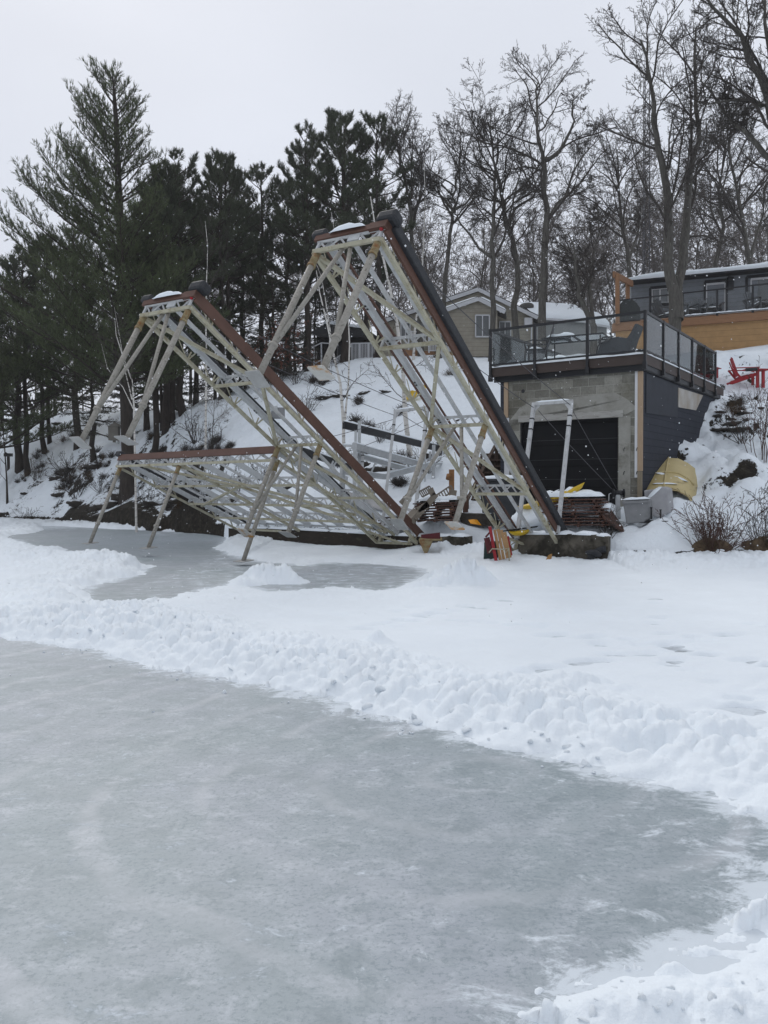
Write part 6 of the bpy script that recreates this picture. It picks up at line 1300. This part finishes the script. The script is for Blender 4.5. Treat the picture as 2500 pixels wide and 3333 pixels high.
# straight pine trunks standing on the snow under the dark crowns
tk = MB().tube([(0, 0, -.2), (0, 0, .15), (.03, 0, 4), (0, .05, 9)], [.24, .19, .15, .10], 10, cap=False)
tm = bpy.data.meshes.new('trunk'); tm.from_pydata(np.vstack(tk.v).tolist(), [], tk.f); tm.materials.append(M['pinebark']); tm.polygons.foreach_set('use_smooth', [True] * len(tk.f))
RPh = conifer(26, 12, .16, dict(RP, nb=40), 'needle2', .50)
for i, (px, D, s, lab) in enumerate(((505, 38, .8, 'thin pine trunk on the snow right of the huge pine'), (540, 40, 1.0, 'thick straight pine trunk, left of a close pair'), (590, 40, 1.0, 'thick straight pine trunk, right of a close pair'), (515, 44, .6, 'slim pine trunk behind the close pair'), (528, 40.5, .5, 'thinnest pine trunk beside the close pair'), (725, 42, .8, 'pine trunk behind the slender birch'), (745, 43, .8, 'pine trunk just right of another behind the birch'), (1002, 43, .9, 'dark pine trunk left of the cabin railing'), (85, 46, .9, 'pine trunk on the rock shelf at the far left'), (140, 48, .8, 'pine trunk beside the garden light'), (160, 49, .7, 'second pine trunk right of the garden light'), (1125, 42.5, 1.0, 'big pine trunk in front of the cabin steps'), (1232, 43, .9, 'dark pine trunk at the right end of the cabin steps'))):
    b = base_at(px, 1400 if px < 800 else 1200, D, .1); put_conifer('pine_tree', b, RPh, lab, 'straight pine trunks', i, s, 1.0)

# -- shrubs and saplings
def shrub_mesh(seed, n, h, spread, cfg=None, r=.012, tmin=.004, maxl=2, droop=0.):
    R_ = np.random.default_rng(seed); S = {0: [], 1: [], 2: [], 3: []}
    for k in range(n):
        ph = R_.uniform(0, 6.28); an = abs(R_.normal(0, spread)); d = A3(cos(ph) * sin(an), sin(ph) * sin(an), cos(an)); l = h * R_.uniform(.5, 1.1)
        p = A3(cos(ph), sin(ph), 0) * R_.uniform(0, .12 * h); grow(R_, wander(p - A3(0, 0, .08), d, l, 7, .10, R_, -droop), r, r * .4, S, 0, maxl, cfg or [(6, .25, (20, 55), .42, .16, 0), (4, .2, (20, 60), .42, .2, 0)])
    A = np.array(S[0] + S[1] + S[2] + S[3]); A[:, 6:] = np.maximum(A[:, 6:], tmin); return A
def put_shrub(name, loc, me, label, cat='shrub', group=None, rz=0., s=1.):
    o = bpy.data.objects.new(name, me); link(o); o.location = loc; o.rotation_euler[2] = rz; o.scale = (s, s, s); return tag(o, label, cat, group)
sh = [seg_mesh('shrub', shrub_mesh(40 + i, 16, 1.0, .55), 3, [M['twig']]) for i in range(3)]
sh2 = [seg_mesh('shrub', shrub_mesh(50 + i, 60, .55, .8, [(5, .2, (20, 60), .5, .2, 0)], .007, .0045, 1), 3, [M['grass'] if i == 1 else M['twig']]) for i in range(2)]
# big red stemmed bush with dead grass at the right
b = ground(2318, 1812, 16, 24); g = b - A3(0, 0, .05)
rt = root('bare_bush', g, 'large bare reddish bush growing out of dead grass at the right shore', 'bush')
link(bpy.data.objects.new('twigs', seg_mesh('twigs', shrub_mesh(60, 46, 1.35, .62, [(7, .2, (20, 55), .45, .15, 0), (4, .2, (20, 60), .4, .2, 0)], .010, .0042), 4, [M['redstem']])), rt)
A_ = shrub_mesh(61, 900, .42, .75, [(1, .3, (10, 30), .4, .1, 0)], .005, .0045, 1, .05); link(bpy.data.objects.new('dead_grass', seg_mesh('dead_grass', A_, 3, [M['grass']])), rt)
obj('root_clump', MB().blob(g + A3(0, 0, .08), (.42, .32, .30), 4, .3, 14), M['grass'], rt)
b = ground(2490, 1800, 16, 24); rt = root('bare_bush', b, 'clump of dead grass and twigs at the far right edge of the shore', 'bush')
o1 = bpy.data.objects.new('twigs', seg_mesh('twigs', shrub_mesh(63, 30, 1.5, .4, None, .009, .0042), 3, [M['twig']])); link(o1, rt)
o2 = bpy.data.objects.new('dead_grass', bpy.data.objects['dead_grass'].data); link(o2, rt); o2.scale = (.9, .9, .8)
obj('root_clump', MB().blob(b + A3(0, 0, .05), (.45, .3, .24), 6, .3, 12), M['grass'], rt)
rt = root('bare_bush', ground(2480, 1500, 16, 30), 'tall sparse bush against the snow at the right edge of the slope', 'bush')
link(bpy.data.objects.new('twigs', seg_mesh('twigs', shrub_mesh(64, 14, 2.4, .35, None, .012, .0045), 3, [M['redstem']])), rt)
for i, (px, py, s, k, lab) in enumerate(((640, 1440, 1.6, 0, 'fine twiggy sapling beside the slender birch'), (700, 1480, 1.3, 1, 'twiggy sapling right of the slender birch'), (220, 1560, 1.9, 2, 'bare shrub among the rocks left of the huge pine'), (250, 1620, 1.5, 0, 'snowy bare shrub above the dark bank'), (120, 1560, 1.3, 1, 'bare shrub below the rock shelf'), (330, 1600, 1.1, 2, 'bare shrub at the foot of the small hemlock'), (560, 1620, 1.2, 0, 'bare shrub on the bank behind the thin dock legs'), (480, 1650, 1.0, 1, 'bare shrub at the edge of the dark bank'), (780, 1600, 1.2, 2, 'bare shrub seen through the wide dock'), (660, 1600, 1.1, 1, 'bare shrub behind the left end of the wide dock'), (850, 1560, 1.0, 0, 'bare shrub on the slope behind the wide dock'), (160, 1420, 1.0, 2, 'small bare shrub near the garden light'), (1000, 1340, 1.2, 0, 'bare shrub on the slope above the boat lift'), (960, 1250, 1.1, 1, 'weedy shrub in the snow below the dark cabin'), (1240, 1440, .9, 2, 'small bare shrub beside the thick birch'), (1440, 1480, .9, 1, 'small bare shrub above the timber post'), (2420, 1440, 1.0, 0, 'bare shrub among the slope rocks at the right'), (90, 1700, .9, 2, 'bare shrub at the left shore'), (1980, 1770, .7, 1, 'thin dead twigs at the end of the concrete wall'), (400, 1640, .9, 0, 'bare shrub at the foot of the huge pine'), (1100, 1520, 1.0, 2, 'bare shrub under the boat lift'), (1390, 1540, .9, 0, 'bare shrub by the right end of the boat lift'))):
    put_shrub('bare_shrub', ground(px, py, 17, 60), sh[k], lab, 'shrub', 'bare shrubs on the banks', i * 1.1, s)
R = random.Random(4)
spots = [(R.gauss(cx, sx), R.gauss(cy, sy)) for cx, cy, sx, sy, n in ((210, 1590, 80, 40, 16), (120, 1560, 50, 25, 8), (330, 1540, 60, 40, 8), (560, 1640, 80, 22, 14), (220, 1420, 70, 30, 8), (1300, 1480, 110, 30, 10), (980, 1250, 70, 15, 5), (1250, 1400, 150, 40, 10), (620, 1480, 90, 50, 14), (420, 1500, 90, 60, 14), (100, 1500, 80, 50, 12), (760, 1400, 120, 60, 10), (2400, 1400, 60, 70, 5), (2280, 1700, 60, 20, 2), (1080, 1330, 120, 40, 8), (1420, 1300, 80, 50, 6)) for _ in range(n)]
spots = [(spots[i - i % 4][0] + R.gauss(0, 14), spots[i - i % 4][1] + R.gauss(0, 6)) for i in range(len(spots))]
for i, (px, py) in enumerate(spots):
    g = ground(px, min(py, 1690), 17, 60); put_shrub('weed_tuft', g, sh2[0 if i % 4 else 1], 'low tuft of dry twigs poking through the snow on the bank', 'weeds', 'twig tufts on the banks', i * 2.3, R.uniform(.35, .95))
# sapling at far left
b = ground(22, 1640, 30, 50); h = 6.0
m_ = bare_tree_meshes(402, 6, .06, [traced([(24, 1640), (22, 1560), (14, 1440), (2, 1340), (4, 1260)], b, b[1])], [(9, .2, (35, 65), .35, .14, .02), (5, .2, (30, 60), .5, .2, 0), (4, .2, (25, 55), .5, .2, 0)], 'pinebark', 'twig', 2, tmin=.006)
put_tree('sapling', b, m_, 'thin dark sapling at the far left edge of the bank', 'tree')
for px, py, s, lab in ((690, 1470, 1.0, 'leafless young tree in the snow below the slender birch'), (800, 1270, .8, 'young bare tree in front of the low hemlock')):
    b = ground(px, py, 25, 50); put_tree('sapling', b, PROT[4], lab, 'tree', 'young trees on the slope', px, .22 * s, .25 * s)
b = ground(890, 1250, 30, 55); A_ = shrub_mesh(77, 30, 3.2, .35, None, .014, .007); C_ = A_[len(A_) // 4:, 3:6]; Rg = np.random.default_rng(6); C_ = C_[Rg.random(len(C_)) < .5]; V, F = needles(C_, Rg.normal(0, 1, C_.shape), 3, .12, .07, .8, Rg)
rt = root('leafy_shrub', b, 'shrub still holding rusty red leaves behind the middle dock board', 'shrub'); link(bpy.data.objects.new('stems', seg_mesh('stems', A_, 3, [M['twig']])), rt); link(bpy.data.objects.new('dead_leaves', fastmesh('dead_leaves', V, F, [M['leaf']], False)), rt)

# -- rocks
RK = []
for i in range(6):
    mb = MB().blob((0, 0, 0), (1, .85, .7), 70 + i, .30, 10); RK.append(obj('rock', mb, M['rock'] if i % 2 else M['rockbare'], None, local=True)); 
def rock(px, py, wpx, hpx, i, label, group, D=None, rz=0.):
    g = ground(px, py, 16.5, 60); D = g[1]; o = RK[i % 6].copy(); o.data = RK[i % 6].data; col.objects.link(o); s = wpx / 2 / FPX * D; o.scale = (s, s * .8, min(1.1, max(.38, hpx / wpx * 1.5)) * s)
    o.location = g + A3(0, 0, .0); o.rotation_euler = (rnd.uniform(-.2, .2), rnd.uniform(-.2, .2), rz or rnd.uniform(-.4, .4)); tag(o, label, 'rock', group)
for i, (px, py, w_, h_, lab) in enumerate(((2390, 1320, 50, 22, 'dark rock high on the right slope below the red chair'), (2345, 1342, 40, 10, 'thin flat rock left of the dark rock on the right slope'), (2335, 1362, 30, 12, 'small low rock at the left of the right slope group'), (2385, 1368, 26, 20, 'round rock in the middle of the right slope group'), (2420, 1350, 60, 14, 'flat black rock right of the round one'), (2475, 1335, 26, 12, 'small rock near the right edge of the slope'), (2460, 1388, 22, 16, 'small round rock right of the brown slab'), (2430, 1374, 26, 10, 'low rock above the brown slab'), (2370, 1358 + 30, 80, 24, 'broad brown slab on the right slope'), (2345, 1402, 90, 16, 'long dark ledge under the brown slab, left end'), (2400, 1400, 80, 16, 'long dark ledge under the brown slab, right end'), (2260, 1402, 14, 12, 'little rock beside the slate coloured side wall'), (2235, 1474, 12, 8, 'little rock above the yellow hull'))):
    rock(px, py, w_, h_, i, lab, 'rocks on the right slope')
for i, (px, py, w_, h_, lab) in enumerate(((70, 1412, 50, 16, 'flat rock shelf below the garden light'), (150, 1395, 50, 14, 'flat dark rock right of the garden light'), (185, 1382, 34, 12, 'dark ledge at the foot of the far left pines'), (40, 1425, 26, 10, 'small rock left of the rock shelf'), (180, 1560, 40, 20, 'dark rock under the shrubs left of the huge pine'), (230, 1530, 40, 16, 'dark rock left of the small hemlock'), (310, 1520, 60, 20, 'dark rock at the root of the small hemlock'), (200, 1610, 60, 24, 'dark rock above the overhanging bank'), (260, 1640, 80, 26, 'broad rock on the lip of the bank'), (410, 1620, 110, 40, 'mossy boulder at the foot of the huge pine'), (340, 1650, 100, 30, 'dark boulder on the lip of the bank left of the huge pine'), (500, 1640, 70, 26, 'dark boulder behind the thin dock leg'), (580, 1640, 60, 20, 'low boulder behind the second thin dock leg'), (80, 1608, 30, 12, 'small dark rock by the far left sapling'), (10, 1685, 40, 20, 'rock at the left shore edge'), (640, 1690, 60, 24, 'dark rock at the waterline behind the wide dock'), (770, 1630, 50, 18, 'rock behind the wide dock, left one'), (860, 1630, 50, 18, 'rock behind the wide dock, right one'))):
    rock(px, py, w_, h_, i + 2, lab, 'rocks on the left bank')
for i, (px, py, w_, h_, lab) in enumerate(((1230, 1530, 90, 40, 'big lichen rock under the boat lift'), (1180, 1520, 60, 34, 'dark rock left under the boat lift'), (1320, 1500, 70, 26, 'dark rock behind the boat lift side beam'), (1390, 1490, 50, 22, 'dark rock at the right end of the boat lift'), (1440, 1440, 40, 14, 'small rock on the slope above the timber post'), (1180, 1475, 60, 14, 'rock edge above the boat lift'), (1110, 1292, 60, 8, 'long low rock edge on the open slope, left part'), (1190, 1280, 50, 7, 'low rock edge beside the thick birch'), (1260, 1276, 50, 8, 'low rock edge on the open slope beside the yellow sled'), (1060, 1298, 60, 7, 'low rock edge on the open slope, far left part'), (1490, 1370, 14, 8, 'dark stone in the snow beside the black edged dock'), (930, 1592, 60, 18, 'dark rock behind the middle dock'))):
    rock(px, py, w_, h_, i + 1, lab, 'rocks on the middle slope')
for o in RK: bpy.data.objects.remove(o)
# snow chunks thrown up along the cleared rink edge
import bmesh
def hull_mesh(seed, n=14, flat=.75):
    R_ = random.Random(seed); b = bmesh.new()
    for i in range(n):
        v = Vector((R_.gauss(0, 1), R_.gauss(0, 1), R_.gauss(0, 1))).normalized() * R_.uniform(.8, 1.05); b.verts.new((v.x, v.y * R_.uniform(.7, 1), v.z * flat))
    res = bmesh.ops.convex_hull(b, input=b.verts); bmesh.ops.delete(b, geom=list({g for g in res['geom_interior'] + res['geom_unused'] if isinstance(g, bmesh.types.BMVert)}), context='VERTS')
    bmesh.ops.triangulate(b, faces=b.faces[:]); bmesh.ops.subdivide_edges(b, edges=b.edges[:], cuts=1, use_grid_fill=True); bmesh.ops.smooth_vert(b, verts=b.verts[:], factor=.45, use_axis_x=True, use_axis_y=True, use_axis_z=True)
    bmesh.ops.recalc_face_normals(b, faces=b.faces[:])
    me = bpy.data.meshes.new('snow_chunk'); b.to_mesh(me); b.free(); me.materials.append(M['snow_lake']); me.polygons.foreach_set('use_smooth', [True] * len(me.polygons)); return me
CKM = [hull_mesh(i, 10 + i, .8 if i % 2 else .5) for i in range(6)]
R = random.Random(9)
def chunk(x, y, z, s, label, group):
    o = bpy.data.objects.new('snow_chunk', CKM[R.randrange(6)]); col.objects.link(o); o.location = (x, y, z); o.scale = (s * R.uniform(.8, 1.3), s * R.uniform(.7, 1.1), s); o.rotation_euler = (R.uniform(-.5, .5), R.uniform(-.5, .5), R.uniform(0, 6)); tag(o, label, 'snow chunk', group)
for px, py, w_, lab in [(729, 2256, 13, 'largest loose snow chunk lying alone on the rink ice'), (498, 2318, 6, 'small lone snow chunk left of the larger one on the rink'), (2170, 3150, 26, 'rounded lump of snow on top of the bottom right bank')]:
    q = Gp(px, py); s_ = w_ / FPX * q[1]; chunk(q[0], q[1], max(snow_h(q[0], q[1]), 0) + s_ * .3, s_, lab, 'loose snow chunks on the ice')
edge = [(0, 2068), (200, 2095), (330, 2130), (480, 2170), (720, 2212), (900, 2240), (1050, 2285), (1180, 2325), (1300, 2350), (1480, 2400), (1700, 2450), (1950, 2505)]
for i in range(55):
    t = R.random() ** .8 * 10.99; k = int(t); x = edge[k][0] + (edge[k + 1][0] - edge[k][0]) * (t - k); y = edge[k][1] + (edge[k + 1][1] - edge[k][1]) * (t - k) + abs(R.gauss(0, 1)) * 26
    q = Gp(x, y); s_ = R.uniform(.006, .022); chunk(q[0], q[1], max(0, snow_h(q[0], q[1])) + s_ * .2, s_, 'little lump of snow along the cleared rink edge', 'little snow lumps along the rink edge')
for i in range(90):
    t = R.random() * 10.99; k = int(t); x = edge[k][0] + (edge[k + 1][0] - edge[k][0]) * (t - k); y = edge[k][1] + (edge[k + 1][1] - edge[k][1]) * (t - k) - R.uniform(5, 150) * (1 - t / 18)
    q = Gp(x, y); s_ = .015 + .05 * R.random() ** 2.5; chunk(q[0], q[1], snow_h(q[0], q[1]) - s_ * .15, s_, 'broken block of ploughed snow on the rink ridge', 'broken snow blocks on the ridge')
for i in range(36):
    q = Gp(R.uniform(1850, 2540), R.uniform(3200, 3420))
    if snow_h(q[0], q[1]) > .02: s_ = .008 + .02 * R.random() ** 2; chunk(q[0], q[1], snow_h(q[0], q[1]) - s_ * .1, s_, 'broken block of snow in the bottom right bank', 'snow blocks in the bottom right bank')
# falling snow
n = 4200; Rg = np.random.default_rng(8); y = 4.5 + 21 * Rg.random(n) ** .8; x = (Rg.random(n) - .5) * 1.15 * y; z = 1.6 + (Rg.random(n) * 1.25 - .38) * y; ok = (z > .25) & ((z - 1.6) / y < .40); P = np.stack([x, y, z], 1)[ok]; rr = Rg.uniform(.003, .0085, len(P))[:, None, None]
o8 = np.array([(1, 0, 0), (-1, 0, 0), (0, 1, 0), (0, -1, 0), (0, 0, 1.1), (.1, 0, -1.1)]); V = (P[:, None] + o8[None] * rr).reshape(-1, 3)
f8 = np.array([(0, 2, 4), (2, 1, 4), (1, 3, 4), (3, 0, 4), (2, 0, 5), (1, 2, 5), (3, 1, 5), (0, 3, 5)]); F = (np.arange(len(P))[:, None, None] * 6 + f8[None]).reshape(-1, 3)
o = bpy.data.objects.new('snowflakes', fastmesh('snowflakes', V, F, [M['flake']])); link(o); tag(o, 'falling snowflakes drifting in the air', None, None, 'stuff')

# thin winter haze filling the air
mz, nz_, pz = newmat('haze_air'); nz_.nodes.remove(pz); pv = nz_.nodes.new('ShaderNodeVolumePrincipled'); pv.inputs['Color'].default_value = (.99, .99, 1, 1); pv.inputs['Density'].default_value = .0007; pv.inputs['Anisotropy'].default_value = .2
nz_.links.new(pv.outputs[0], nz_.nodes['Material Output'].inputs['Volume'])
hz = obj('haze', MB().bb((-215, -75, -1.6), (215, 215, 40)), mz, None, None, None, None, 'stuff')
